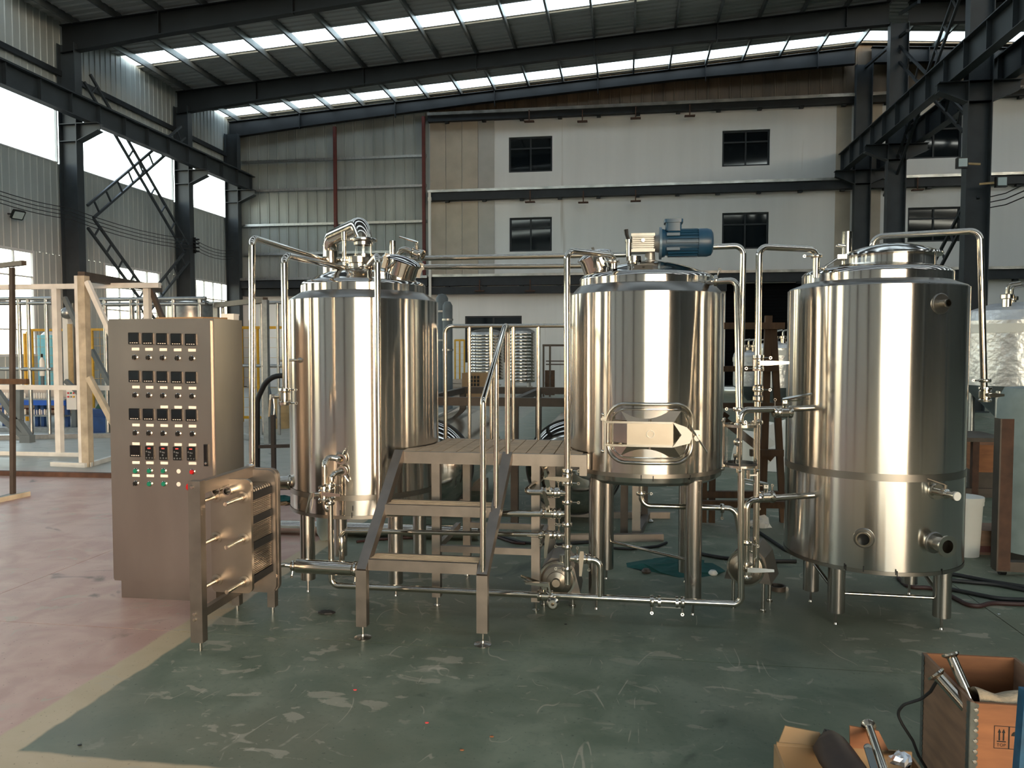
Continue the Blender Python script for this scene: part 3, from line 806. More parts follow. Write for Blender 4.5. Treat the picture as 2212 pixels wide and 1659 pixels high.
ob('vapour_collar', MB().lathe([(.075, 2.12), (.075, 2.18), (.092, 2.185), (.092, 2.225), (.07, 2.23)], (c1[0], c1[1], 0), Z3, 28), FIT, t1)
for x, z0, z1, r in ((c1[0] - .085, 2.13, 2.39, .014),):
    ob('relief_valve', MB().lathe([(.010, z0), (.010, z0 + .06), (.022, z0 + .065), (.022, z0 + .08), (r, z0 + .085), (r, z1 - .06), (.019, z1 - .055), (.019, z1), (0, z1)], (x, c1[1] - .06, 0), Z3, 14), FIT, t1)
p, nrm = on_shell(648, 778, A1, R1)
k = ob('thermowell', MB().cyl(p - nrm * .01, p + nrm * .02, .022, .012, 12).cyl(p, p + V((-.12, -.03, 0)), .009, n=10), FIT, t1)
p, nrm = on_shell(626, 1042, A1, R1)
k = ob('side_nozzle', MB().ring(p + V((-.085, -.02, 0)), V((.97, .2, 0)), .036, .043, .12).ring(p + V((-.012, -.005, 0)), V((.97, .2, 0)), .04, .05, .012), FIT, t1)
marks(t1, [(735, 1108), (743, 1106), (762, 1098), (760, 1113), (646, 1093)], R1 + .002, A1)
# vapour stack: glass section, clamp and bent pipe
vc = P(785, 575, 5.02)
vz = lambda py: P(785, py, 5.02).z
t = thing('vapour_stack', 'wide bent steel vapour pipe with a glass section on the left tank', 'pipe', (vc.x, vc.y, 2.2))
ob('sight_glass', MB().lathe([(.056, 2.225), (.056, vz(527))], (vc.x, vc.y, 0), Z3, 28), CLEAR, t)
ob('lower_ferrule', MB().ring((vc.x, vc.y, 2.222), Z3, .05, .064, .02), FIT, t)
ob('upper_ferrule', MB().ring((vc.x, vc.y, vz(530)), Z3, .05, .064, .02), FIT, t)
ob('tie_rod', MB().cyl((vc.x + .06, vc.y - .02, 2.23), (vc.x + .06, vc.y - .02, vz(528)), .004, n=6), FIT, t)
cr = clampring((vc.x, vc.y, vz(519)), Z3, .058, t, (-1, -.2, 0))
q = P(714, 500, 5.63); hz = vz(484)
ob('pipe', MB().tube([(vc.x, vc.y, vz(520)), (vc.x, vc.y, hz), (q.x, q.y, hz), (q.x, q.y, .35)], .059, 24, .105, True, 10), PIPE, t)
ob('weld_ring', MB().ring((q.x, q.y, P(714, 532, 5.63).z), Z3, .055, .0605, .006), FIT, t)
# small bent pipe on a clamp at the dome, running down in front of the tank
tc_ = P(797, 574, 4.93); zb = P(815, 552, 4.45)
t = run('spray_pipe', 'steel pipe dropping from the left tank dome in front of its bright strip', [(tc_.x, tc_.y, 2.13), (tc_.x, tc_.y, zb.z), (zb.x, zb.y, zb.z), (zb.x, zb.y, P(815, 1106, 4.47).z), (P(1224, 1110, 4.47).x, 4.47, P(1224, 1110, 4.47).z)], .019, .045)
clampring((tc_.x, tc_.y, P(797, 575, 4.93).z), Z3, .022, t)
pv = P(1185, 1109, 4.47); valve(pv, (1, 0, 0), .021, (0, -.7, .7), (-.25, -.2, .95), t, .09)
clampring(P(1208, 1110, 4.47), (1, 0, 0), .02, t, (0, 0, -1))
# three-way nozzle at the back right of the dome
b0 = P(860, 560, 5.3)
t = thing('dome_valve', 'small steel elbow and butterfly valve behind the left tank manhole', 'valve', (b0.x, b0.y, 2.1))
bt = P(858, 535, 5.3)
ob('pipe', MB().tube([(b0.x, b0.y, 2.08), (b0.x, b0.y, bt.z + .01), (b0.x + .11, b0.y - .02, bt.z - .035)], .022, 14, .05), PIPE, t)
valve((b0.x + .15, b0.y - .03, bt.z - .05), (.94, -.16, -.3), .024, (0, -.3, .95), (-.95, 0, .3), t, .13, False)
ob('pipe', MB().ring((b0.x - .045, b0.y + .02, 2.08), Z3, .020, .024, bt.z - 2.03), PIPE, t)
# pipe from dome to the free valve at the left
pz = P(614, 551, 4.25); pe = P(752, 582, 5.0)
t = run('spray_line', 'steel pipe with a hanging valve, inner one left of the left tank', [(pe.x, pe.y, pz.z - .005), (pz.x, pz.y, pz.z), (pz.x, pz.y, P(614, 842, 4.25).z)], .0195, .05)
vb = P(615, 856, 4.25)
valve(vb, Z3, .022, (-1, -.25, 0), (-.1, 0, -1), t, .12); clampring(P(615, 842, 4.25), Z3, .021, t, (1, 0, 0)); clampring(P(615, 871, 4.25), Z3, .021, t, (1, .2, 0))
# outer pipe rising from the heat exchanger
pz = P(547, 513, 4.48); pe = P(700, 553, 5.68); px_ = P(1352, 545, 5.68)
t = run('wort_line', 'tall outer pipe rising behind the heat exchanger, then over to the middle tank', [(P(545, 1018, 4.48).x, 4.48, P(545, 1018, 4.48).z), (P(545, 560, 4.48).x, pz.y, pz.z), (pe.x, pe.y, pz.z), (px_.x, px_.y, pz.z)], .02, .05)
t = run('return_line', 'lower of the two long pipes running behind the tank domes', [P(905, 577, 5.72), P(1285, 574, 5.72)], .02)

# ---- middle tank --------------------------------------------------------------
A2 = (.127, 5.03); R2 = .487
t2 = thing('mash_tun', 'middle steel tank with an oblong side door and blue motor on top', 'tank', (A2[0], A2[1], 0))
ob('shell', MB().lathe([(R2, .86), (R2, 1.945)], (A2[0], A2[1], 0), Z3, 96), SHELL, t2)
ob('bottom_band', MB().lathe([(R2 + .002, .845), (R2 + .002, .87)], (A2[0], A2[1], 0), Z3, 96), BAND, t2)
pr = [(0, .76)] + [(R2 * .9 * k / 6, .76 + .03 * (k / 6) ** 2) for k in range(1, 7)]
pr += [(R2 - .03, .80), (R2 - .008, .815), (R2, .85)]
ob('dished_bottom', MB().lathe(pr, (A2[0], A2[1], 0), Z3, 96), SHELL, t2)
shoulder_dome(t2, A2, R2, .425, 1.945, 2.0, 2.045, 2.165)
legs(t2, *A2, [(A2[0] - .295, A2[1] - .32), (A2[0] + .285, A2[1] - .34), (A2[0] - .25, A2[1] + .32), (A2[0] + .29, A2[1] + .32)], .049, .82, .075)
ob('leg_brace', MB().cyl((A2[0] - .25, A2[1] + .32, .27), (A2[0] + .285, A2[1] - .10, .265), .010, n=10), PIPE, t2)
manhole(t2, (-.17, 5.0, 2.10), (-.32, -.10, .94), .10, .085, (.3, -.95, 0))
lv = P(1292, 568, 4.86)
ob('manhole_latch', MB().bar(lv + V((-.02, 0, -.03)), lv + V((-.02, 0, .06)), .018, .018).bar(lv + V((-.02, -.01, .05)), lv + V((-.035, -.01, .095)), .016, .016), BLACK, t2)
lp = P(1369, 562, 4.9)
ob('lamp_port', MB().lathe([(.036, 2.12), (.036, lp.z - .005), (.047, lp.z - .005), (.047, lp.z + .022), (0, lp.z + .024)], (lp.x, lp.y, 0), Z3, 24), FIT, t2)
lp2 = P(1358, 535, 4.88)
ob('inspection_lamp', MB().lathe([(.018, lp.z + .02), (.018, lp2.z + .03), (.022, lp2.z + .03), (.022, lp2.z + .05), (0, lp2.z + .05)], (lp2.x, lp2.y, 0), Z3, 14), FIT, t2)
lp3 = P(1355, 508, 4.88)
ob('lever', MB().tube([(lp3.x + .008, lp3.y, lp3.z - .03), lp3 + V((-.004, 0, .005)), lp3 + V((-.008, 0, .035))], lambda k: .011 + .003 * k, 8), BLACK, t2)
marks(t2, [(1385, 1032), (1411, 1034), (1491, 1032)], R2 + .002, A2)
# side door
dd = (V((0, 0, 0)) - V((A2[0], A2[1], 0))).normalized(); du = V((-dd.y, dd.x, 0)); du = du if du.x > 0 else -du
dc = V((A2[0], A2[1], P(1404, 938, 4.52).z)) + dd * (R2 + .004) + du * .032
DW, DH = .512, .345
def door_pt(x, y, off):
    R_ = R2 + off; an = (x + .032) / R2
    q = V((A2[0], A2[1], dc.z + y)) + (dd * math.cos(an) + du * math.sin(an)) * R_
    return q
def curved_plate(wd, ht, r, off, th, n=24):
    b = MB(); xs = [-wd / 2 + wd * (1 - math.cos(PI * k / n)) / 2 for k in range(n + 1)]
    def hh(x):
        e = abs(x) - (wd / 2 - r)
        return ht / 2 - (r - math.sqrt(max(0, r * r - e * e)) if e > 0 else 0)
    for o_ in (off, off - th):
        for x in xs: h_ = max(hh(x), .002); b.v += [door_pt(x, -h_, o_), door_pt(x, h_, o_)]
    m_ = 2 * (n + 1)
    for k in range(n):
        i = 2 * k
        b.f += [(i, i + 2, i + 3, i + 1), (m_ + i, m_ + i + 1, m_ + i + 3, m_ + i + 2), (i + 1, i + 3, m_ + i + 3, m_ + i + 1), (i, m_ + i, m_ + i + 2, i + 2)]
    b.f += [(0, 1, m_ + 1, m_), (m_ - 2, 2 * m_ - 2, 2 * m_ - 1, m_ - 1)]
    return b
def loop(wd, ht, r, off): 
    l_ = [door_pt(x, y, off) for x, y in rrect(wd, ht, r, 8)]
    out = []
    for p, q in zip(l_, l_[1:] + l_[:1]): out += [p]
    full = []
    pts = rrect(wd, ht, r, 8)
    for (x0, y0), (x1, y1) in zip(pts, pts[1:] + pts[:1]):
        m_ = max(1, int(math.hypot(x1 - x0, y1 - y0) / .03))
        full += [door_pt(x0 + (x1 - x0) * k / m_, y0 + (y1 - y0) * k / m_, off) for k in range(m_)]
    return full + full[:2]
ob('door_collar', curved_plate(DW, DH, .11, .004, .06), DOME, t2)
ob('door_rim', MB().tube(loop(DW, DH, .11, .006), .011, 10, None, False), FIT, t2)
door = ob('side_door', curved_plate(DW - .05, DH - .05, .095, .012, .01), DOME, t2)
ob('door_bead', MB().tube(loop(DW - .06, DH - .06, .09, .013), .006, 8, None, False), FIT, door)
for s_ in (-1, 1): ob('door_facet', MB().add([dc + du * -.175 + Z3 * s_ * .135 + dd * -.012, dc + du * .175 + Z3 * s_ * .135 + dd * -.012, dc + du * .132 + Z3 * s_ * .070 + dd * .016, dc + du * -.132 + Z3 * s_ * .070 + dd * .016], [(0, 1, 2, 3) if s_ < 0 else (3, 2, 1, 0)]), PLATE, door, True)
ob('door_panel', MB().prism([(-.135, -.066), (.13, -.066), (.13, .066), (-.135, .066)], dc - dd * .03, du, Z3, dd * .046), PLATE, door, True)
ob('door_boss', MB().ring(dc + dd * .016, dd, .019, .024, .008), FIT, door)
for s_ in (-1, 1):
    y = .068 * s_
    ob('hinge_bar', MB().bar(dc + dd * .026 + du * -.262 + Z3 * y, dc + dd * .026 + du * .125 + Z3 * y, .012, .012), FIT, door, True)
    ob('hinge_bolt', MB().cyl(dc + dd * .02 - du * .003 + Z3 * (y + s_ * .004), dc + dd * .02 - du * .003 + Z3 * (y + s_ * .02), .009, n=8), FIT, door)
ob('latch_plate', MB().prism([(.125, .074), (.205, .045), (.235, .014), (.235, -.020), (.222, -.048), (.125, -.074), (.176, 0)], dc + dd * .024, du, Z3, dd * .008), FIT, door, True)
hb = dc + du * -.275 + dd * .024
ob('hinge_rod', MB().cyl(hb - Z3 * .10, hb + Z3 * .11, .0065, n=10).box(hb + Z3 * .085 - V((.012, .01, .008)), hb + Z3 * .085 + V((.02, .01, .008))).ball(hb - Z3 * .105, .012, 10, 6).ball(hb + Z3 * .112, .010, 10, 6), FIT, t2)
kb = dc + du * .262 + dd * .02
ob('door_knob', MB().cyl(kb - dd * .07 - Z3 * .014, kb + dd * .035 - Z3 * .014, .017, n=16).box(kb - V((.02, .012, -.004)), kb + V((.022, .012, .03))), FIT, t2)
ob('door_lever', MB().cyl(kb + dd * .03 + du * -.045 + Z3 * .062, kb + dd * .03 + du * .058 - Z3 * .098, .0055, n=8), FIT, t2)
# agitator drive
g0 = P(1392, 560, 5.0)
t = thing('agitator_motor', 'blue electric gear motor lying on top of the middle tank', 'motor', (g0.x, g0.y, 2.15), None)
gz0, gz1 = P(1392, 545, 5.0).z, P(1392, 506, 5.0).z
ob('drive_foot', MB().lathe([(.055, 2.148), (.055, 2.163), (.034, 2.17), (.030, gz0), (.0, gz0)], (P(1404, 560, 5.0).x, 5.0, 0), Z3, 24), ALU, t)
gx0, gx1 = P(1364, 525, 4.95).x, P(1414, 525, 4.95).x
gb = ob('gearbox', MB().box((gx0 + .006, 4.95, gz0), (gx1 - .006, 5.06, gz1)), ALU, t, True)
for z in (gz0 + .004, gz1 - .012): ob('gearbox_plate', MB().box((gx0 - .002, 4.935, z - .008), (gx1 + .002, 5.07, z + .010)), ALU, gb, True)
for k in range(6): 
    z = gz0 + .025 + (gz1 - gz0 - .05) * k / 5
    ob('cooling_fin', MB().box((gx0 + .003, 4.935, z - .0025), (gx1 - .003, 4.95, z + .0025)), ALU, gb, True)
ob('plug', MB().cyl(((gx0 + gx1) / 2, 4.935, (gz0 + gz1) / 2 + .01), ((gx0 + gx1) / 2, 4.925, (gz0 + gz1) / 2 + .01), .011, n=12), FIT, gb)
mc = P(1475, 525, 5.0); mz = mc.z; mr = P(1475, 494, 5.0).z - mz
fx = P(1424, 525, 5.0).x
ob('adapter_neck', MB().cyl((gx1 - .01, 5.0, mz), (fx, 5.0, mz), .05, .06, 20), ALU, t)
ob('motor_flange', MB().cyl((fx, 5.0, mz), (fx + .014, 5.0, mz), .102, n=32), mat('blue_flange', '#5b7080', .35, .3), t)
bx0, bx1, ex = P(1432, 525, 5.0).x, P(1508, 525, 5.0).x, P(1540, 525, 5.0).x
bd = ob('motor_body', MB().cyl((fx + .012, 5.0, mz), (bx1, 5.0, mz), mr * .86, n=28), BLUEM, t)
for k in range(22):
    a = 2 * PI * k / 22 + .07
    d = V((0, math.cos(a), math.sin(a)))
    ob('cooling_fin', MB().bar(V((bx0 + .03, 5.0, mz)) + d * mr * .92, V((bx1 - .004, 5.0, mz)) + d * mr * .92, .004, mr * .16, d), BLUEM, bd, True)
for z, nm in ((mz - .045, 'foot_pad'), (mz + .045, 'foot_pad'), (mz, 'foot_pad')):
    ob(nm, MB().box((bx0 + .02, 5.0 - mr * .97, z - .009), (bx0 + .10, 5.0 - mr * .8, z + .009)), BLUEM, bd, True)
ob('bearing_shield', MB().cyl((fx + .012, 5.0, mz), (bx0 + .012, 5.0, mz), mr * 1.02, mr * .95, 28), BLUEM, t)
ob('fan_cover', MB().lathe([(mr * .98, 0), (mr * .99, (ex - bx1) * .6), (mr * .9, (ex - bx1) * .88), (mr * .7, ex - bx1), (0, ex - bx1)], (bx1 - .002, 5.0, mz), (1, 0, 0), 28), BLUEM, t)
tb0, tb1 = P(1438, 480, 4.98), P(1472, 478, 4.98)
ob('terminal_box', MB().prism(rrect(tb1.x - tb0.x, .095, .012, 3), ((tb0.x + tb1.x) / 2, 5.0, mz + mr * .8), (1, 0, 0), (0, 1, 0), (0, 0, P(1450, 482, 4.98).z - mz - mr * .8)), BLUEM, t)
ob('terminal_lid', MB().prism(rrect(tb1.x - tb0.x + .018, .11, .014, 3), ((tb0.x + tb1.x) / 2, 5.0, P(1450, 482, 4.98).z), (1, 0, 0), (0, 1, 0), (0, 0, .022)), BLUEM, t)

# ---- right tank ---------------------------------------------------------------
A3 = (1.51, 5.0); R3 = .505
t3 = thing('hot_water_tank', 'right steel tank with a round lid and open nozzles low down', 'tank', (A3[0], A3[1], 0))
ob('shell', MB().lathe([(R3, .885), (R3, 1.965)], (A3[0], A3[1], 0), Z3, 96), SHELL, t3)
ob('middle_band', MB().lathe([(R3 + .0015, .868), (R3 + .0015, .91)], (A3[0], A3[1], 0), Z3, 96), BAND, t3)
ob('lower_shell', MB().lathe([(0, .40), (.3, .36), (R3 - .012, .345), (R3, .352), (R3, .89)], (A3[0], A3[1], 0), Z3, 96), SHELL, t3)
ob('bottom_rim', MB().lathe([(R3 - .02, .340), (R3 + .002, .340), (R3 + .002, .362)], (A3[0], A3[1], 0), Z3, 96), BAND, t3)
shoulder_dome(t3, A3, R3, .425, 1.965, 2.0, 2.05, 2.135)
legs(t3, *A3, [(1.224, 4.65), (1.80, 4.65), (1.175, 5.05), (1.85, 5.30)], .048, .40, .075)
ob('leg_brace', MB().cyl((1.24, 4.65, .185), (1.79, 4.65, .18), .0095, n=10), PIPE, t3)
ob('leg_brace', MB().cyl((1.175, 5.05, .27), (1.224, 4.66, .185), .012, n=10), LEGM, t3)
ob('leg_brace', MB().cyl((1.85, 5.30, .27), (1.80, 4.66, .18), .012, n=10), LEGM, t3)
lc = P(1922, 560, 4.97)
zc0, zc1 = 2.06, P(1922, 546, 4.75).z
ob('manway_neck', MB().lathe([(.252, zc0), (.249, zc1), (.24, zc1)], (lc.x, 4.97, 0), Z3, 56), SHELL, t3)
ob('manway_flange', MB().ring((lc.x, 4.97, zc0 + .012), Z3, .25, .262, .012), BAND, t3)
lid = [(.285, zc1), (.290, zc1 + .004), (.288, zc1 + .012)]
for k in range(1, 9): lid.append((.280 * (1 - k / 8), zc1 + .014 + .068 * (1 - (1 - k / 8) ** 2)))
lid[-1] = (0, zc1 + .082)
ob('manway_lid', MB().lathe([(0, zc1 - .002)] + lid, (lc.x, 4.97, 0), Z3, 56), DOME, t3)
for a, b, nm in (((1810, 529), (1826, 531), 'lid_handle'), ((2013, 540), (2029, 541), 'lid_handle')):
    p0, p1 = P(*a, 4.95), P(*b, 4.95); ob(nm, MB().cyl(p0, p1, .0085, n=10).cyl(p0 + V((0, .05, 0)), p1 + V((0, .05, 0)), .0085, n=10), FIT, t3)
p0, p1 = P(1777, 580, 4.72), P(1812, 556, 4.75)
ob('lid_clamp', MB().cyl(p0, p1, .007, n=8).box(p1 - V((.012, .02, .01)), p1 + V((.04, .02, .014))).ball(p0, .014, 10, 6).cyl(p0 + V((.005, 0, -.015)), p0 + V((.025, -.01, -.018)), .008, n=8), FIT, t3)
vp = P(1829, 540, 5.28)
ob('vent_pipe', MB().ring((vp.x, vp.y, 2.05), Z3, .030, .033, P(1829, 501, 5.28).z - 2.05), PIPE, t3)
for px_, py_, plate, l, r, fl_ in ((2032, 656, .058, .045, .020, 0), (1866, 1162, .056, .030, .036, 0), (2018, 1172, .060, .085, .040, 1)):
    p, nrm = on_shell(px_, py_, A3, R3)
    nz = ob('nozzle_plate', MB().lathe([(plate, -.03), (plate, .004), (plate * .93, .008), (r, .008)], p, nrm, 32), BAND, t3)
    ob('nozzle', MB().ring(p - nrm * .02, nrm, r - .004, r, l + .02), FIT, nz)
    ob('nozzle_lip', MB().ring(p + nrm * l, nrm, r - .004, r * (1.5 if fl_ else 1.12), .010), FIT, nz)
    ob('nozzle_bore', MB().cyl(p - nrm * .01, p + nrm * .001, r - .003, n=20), BLACK, nz)
p, nrm = on_shell(2022, 1062, A3, R3)
dv = ob('drain_valve', MB().cyl(p - nrm * .02, p + nrm * .012, .044, n=24).cyl(p, p + nrm * .06, .020, n=14).lathe([(.0, .05), (.028, .05), (.028, .075), (.018, .085), (.018, .12), (.026, .125), (.026, .14), (.0, .14)], p, nrm, 18), FIT, t3)
ob('drain_cap', MB().cyl(p + nrm * .14, p + nrm * .146, .024, n=18), WPLAST, dv)
ob('drain_lever', MB().cyl(p + nrm * .065, p + nrm * .065 + Z3 * .05, .009, n=8).bar(p + nrm * .065 + Z3 * .05, p + nrm * .02 + Z3 * .075 - V((.06, 0, 0)), .014, .006), FIT, dv)
marks(t3, [(1824, 1223), (1827, 1226), (1865, 1229), (1935, 1236), (1938, 1240), (2035, 1235)], R3 + .002, A3)
ob('lamp_pole', MB().cyl((0, 0, 0), (0, 0, 0.001), .001, n=4), FIT, t3) if False else None

# ---- pipework between the tanks ------------------------------------------------
YE = 4.45
zb = P(1226, 1288, YE).z
xa, xb = P(716, 1258, YE).x, P(1601, 1304, YE).x
v0 = P(714, 1078, YE)
t = run('main_wort_line', 'long low steel pipe running from the left tank past the stairs to the right', [(v0.x, YE, P(713, 1030, YE).z), (xa, YE, zb), (xb, YE, zb), (P(1600, 1045, YE).x, YE, P(1600, 1012, YE).z)], .0185, .045)
valve(P(712, 1062, YE), Z3, .022, (0, -1, 0), (1, 0, -.05), t, .10, False)
clampring(P(712, 1048, YE), Z3, .021, t, (1, 0, 0)); clampring(P(712, 1086, YE), Z3, .021, t, (-1, 0, 0))
e0 = P(700, 1046, YE)
p, nrm = on_shell(740, 990, A1, R1)
u0 = P(701, 1000, YE)
ob('outlet_elbow', MB().tube([p - nrm * .02, p + nrm * .045, (u0.x, u0.y + .06, u0.z + .03), (u0.x, u0.y, u0.z - .005), (u0.x, u0.y, P(701, 1088, YE).z), (u0.x + .008, u0.y, P(701, 1100, YE).z), (u0.x + .04, u0.y, P(701, 1100, YE).z)], .0185, 14, .035), PIPE, t)
clampring(p + nrm * .035, nrm, .021, t, (.4, 0, .9))
p, nrm = on_shell(742, 1016, A1, R1)
u1 = P(716, 1024, YE)
ob('outlet_elbow', MB().tube([p - nrm * .02, p + nrm * .045, (u1.x, u1.y, p.z - .005), (u1.x, u1.y, P(714, 1040, YE).z)], .0185, 14, .04), PIPE, t)
clampring(p + nrm * .03, nrm, .021, t, (.5, 0, -.8))
v2 = valve(P(700, 1066, YE - .02), Z3, .022, (-.8, -.6, 0), (-.22, -.1, -.9), t, .11)
vx = P(1178, 1287, YE); valve(vx, (1, 0, 0), .021, (0, -.4, .92), (-1, -.1, .38), t, .15)
vx = P(1262, 1290, YE)
for a in ((1408, 1298), (1474, 1301)): clampring(P(*a, YE), (1, 0, 0), .021, t, (0, -.2, -1))
sg0, sg1 = P(1424, 1299, YE), P(1462, 1301, YE)
ob('sight_tube', MB().cyl(sg0, sg1, .0195, n=18), CLEAR, t)
for s_ in (-1, 1): ob('sight_bar', MB().bar(sg0 + V((-.02, -.018, .026 * s_)), sg1 + V((.02, -.018, .026 * s_)), .006, .006), FIT, t, True)
for q in (sg0, sg1): ob('sight_flange', MB().cyl(q - V((.008, 0, 0)), q + V((.008, 0, 0)), .034, n=18), FIT, t)
dvx = P(1193, 1300, YE - .09)
ob('sample_valve', MB().lathe([(.012, 0), (.012, .09), (.030, .09), (.036, .10), (.036, .115), (.024, .125), (.010, .125), (.010, .115)], (dvx.x, YE - .01, dvx.z), (0.05, -1, 0), 24), FIT, t)
ob('sample_lever', MB().bar((dvx.x - .01, dvx.y + .02, dvx.z + .03), (dvx.x - .025, dvx.y + .02, dvx.z + .095), .012, .01).prism([(0, -.01), (-.14, .002), (-.14, .012), (0, .012)], (dvx.x - .02, dvx.y + .01, dvx.z + .09), (1, 0, 0), (0, 0, 1), (0, .03, 0)), FIT, t, True)
# vertical header left of the middle tank
hx = P(1225, 1100, YE).x
ztp = P(1226, 541, YE).z
hb_ = P(1327, 545, 4.72)
t = run('header_pipe', 'upright pipe carrying clamps left of the middle tank, bent over to its dome', [(P(1226, 1258, YE).x, YE, P(1226, 1262, YE).z), (P(1224, 800, YE).x, YE, ztp), (hb_.x, 4.72, ztp + .0), (hb_.x, 4.72, 2.09)], .0185, .05)
clampring((hb_.x, 4.72, P(1327, 565, 4.72).z), Z3, .02, t, (-1, 0, 0))
for py_, w_ in ((1017, (1, 0, 0)), (1044, (1, 0, 0)), (1085, (1, 0, 0)), (1133, (-1, 0, 0)), (1181, (-1, 0, 0)), (1228, (-1, -.2, 0))): clampring((hx, YE, P(1225, py_, YE).z), Z3, .0195, t, w_)
valve((hx, YE, P(1225, 1031, YE).z), Z3, .021, (0, -1, 0), (-1, 0, .05), t, .13, False)
for (xl, xr, py_, back, hd) in ((1135, 1222, 1063, 1, (-.15, -.3, .95)), ):
    a, b = P(xl, py_, YE), P(xr, py_ + 2, YE)
    t = run('branch_pipe', 'upper short branch pipe with a lever valve beside the platform post', [a + V((.09, .35, .06)), a, b], .0185, .03)
    valve(P(1186, py_ + 1, YE), (1, 0, 0), .021, (0, -.8, .6), hd, t, .10); clampring(P(1206, py_ + 1, YE), (1, 0, 0), .02, t, (0, 0, 1))
a, b = P(738, 1146, YE + .06), P(1222, 1156, YE + .06)
t = run('drain_line', 'slim pipe crossing behind the stairs between the two treads', [(a.x, a.y, P(738, 1190, YE).z), (a.x, a.y, a.z), b], .015, .04)
ob('reducer', MB().lathe([(.018, 0), (.018, .04), (.026, .07), (.026, .13), (.018, .15)], (a.x, a.y, P(738, 1215, YE).z), Z3, 16), FIT, t)
valve(P(1185, 1155, YE + .06), (1, 0, 0), .018, (0, -1, .1), (-.1, 0, -1), t, .13, False); clampring(P(1207, 1156, YE + .06), (1, 0, 0), .017, t, (0, 0, 1)); clampring(P(1168, 1155, YE + .06), (1, 0, 0), .017, t, (0, 0, -1))
# bypass from header to the main line
a, b = P(1232, 1206, YE), P(1297, 1210, YE)
t = run('bypass_pipe', 'short pipe bending down from the header to the low main line', [a, b, (P(1296, 1290, YE).x, YE, zb + .01)], .0175, .045)
valve(P(1258, 1207, YE), (1, 0, 0), .019, (0, -.8, .6), (-.05, -.1, -1), t, .13, False); clampring(P(1272, 1208, YE), (1, 0, 0), .018, t, (0, 0, -1)); clampring(P(1247, 1207, YE), (1, 0, 0), .018, t, (0, 0, 1))
# pipes right of the middle tank
YG = 4.50
a = P(1599, 606, 4.62)
t = run('overflow_pipe', 'pipe leaving the middle tank rim through a clamp, then straight down', [(A2[0] + .36, 4.80, a.z), (P(1545, 606, 4.62).x, 4.66, a.z), (P(1597, 640, YG).x, YG + .1, a.z), (P(1597, 905, YG).x, YG, P(1597, 912, YG).z)], .0185, .045)
clampring(P(1546, 606, 4.67), (1, -.1, 0), .021, t, (.3, -.3, .9)); clampring((P(1596, 884, YG).x, YG + .01, P(1597, 884, YG).z), Z3, .02, t, (-1, 0, 0))
a = P(1606, 532, 5.62)
t = run('rear_riser', 'pipe coming out behind the blue motor and dropping right of the middle tank', [P(1352, 541, 5.66), (a.x, 5.62, P(1540, 532, 5.62).z), (a.x - .01, 5.62, P(1606, 1000, 5.62).z)], .021, .06)
YH = 4.55
a = P(1640, 531, YH); b = P(1764, 531, 4.72); zt = P(1640, 533, YH).z
t = run('liquor_line', 'bent pipe from the right tank dome down through two valves to the pump', [(b.x, 4.72, 2.02), (b.x, 4.72, zt), (a.x, YH, zt), (P(1637, 900, YH).x, YH, P(1637, 1232, YH).z)], .0185, .05)
clampring((b.x, 4.72, P(1764, 553, 4.72).z), Z3, .02, t, (-1, 0, 0))
hx2 = P(1638, 800, YH).x
valve((hx2, YH, P(1637, 784, YH).z), Z3, .021, (.1, -1, 0), (1, 0, 0.02), t, .145, False)
for py_, s_ in ((773, 1), (796, -1), (842, 1), (912, -1)): clampring((hx2, YH, P(1637, py_, YH).z), Z3, .02, t, (s_, 0, 0))
ob('check_valve', MB().lathe([(.018, 0), (.03, .01), (.03, .03), (.022, .04), (.022, .06), (.03, .07), (.03, .09), (.018, .10)], (hx2, YH, P(1637, 868, YH).z), Z3, 18), FIT, t)
# tank inlet with lever valve
a, b = P(1600, 886, YG - .02), P(1690, 890, 4.62)
t = run('inlet_pipe', 'short pipe with a polished lever valve entering the right tank from the glass cylinder', [(P(1598, 925, YG).x, YG - .02, P(1598, 922, YG).z), (P(1598, 886, YG).x, YG - .02, a.z), (b.x, 4.60, a.z), (b.x + .22, 4.74, a.z)], .0185, .05)
valve(P(1693, 890, 4.60), (1, .25, 0), .022, (0, -.3, .95), (1, -.1, .22), t, .15); clampring(P(1674, 889, 4.58), (1, .2, 0), .021, t, (0, 0, 1)); clampring(P(1598, 918, YG - .02), Z3, .02, t, (1, -.2, 0))
# tank outlet
a = P(1640, 1073, 4.62); zz = a.z; xd = P(1613, 1110, 4.5).x
t = run('outlet_pipe', 'bent pipe with a lever valve leaving the right tank low on its left side', [(A3[0] - .40, 4.72, zz), (P(1690, 1073, 4.62).x, 4.62, zz), (xd, 4.5, zz), (xd, 4.5, P(1614, 1228, 4.5).z)], .0185, .05)
valve(P(1653, 1073, 4.57), (1, .2, 0), .022, (0, -.2, .97), (-1, -.1, .2), t, .13); clampring(P(1668, 1074, 4.59), (1, .2, 0), .021, t, (0, 0, 1)); clampring(P(1640, 1074, 4.55), (1, .2, 0), .021, t, (0, 0, -1)); clampring((xd, 4.5, P(1614, 1172, 4.5).z), Z3, .02, t, (1, 0, -.3))
valve((xd, 4.5, P(1614, 1233, 4.5).z), Z3, .022, (.1, -.9, .3), (1, -.15, .06), t, .13)
# bottom outlet of the middle tank
a = P(1385, 1050, 5.0); b = P(1588, 1098, 5.0)
t = run('bottom_outlet', 'pipe bending from under the middle tank towards the right', [(a.x, 5.0, .80), (a.x, 5.0, b.z), (b.x, 5.0, b.z), (b.x + .03, 5.0, b.z - .16)], .017, .06)
clampring((a.x, 5.0, P(1385, 1066, 5.0).z), Z3, .019, t, (1, 0, 0)); clampring(P(1560, 1098, 5.0), (1, 0, 0), .019, t, (0, 0, -1))

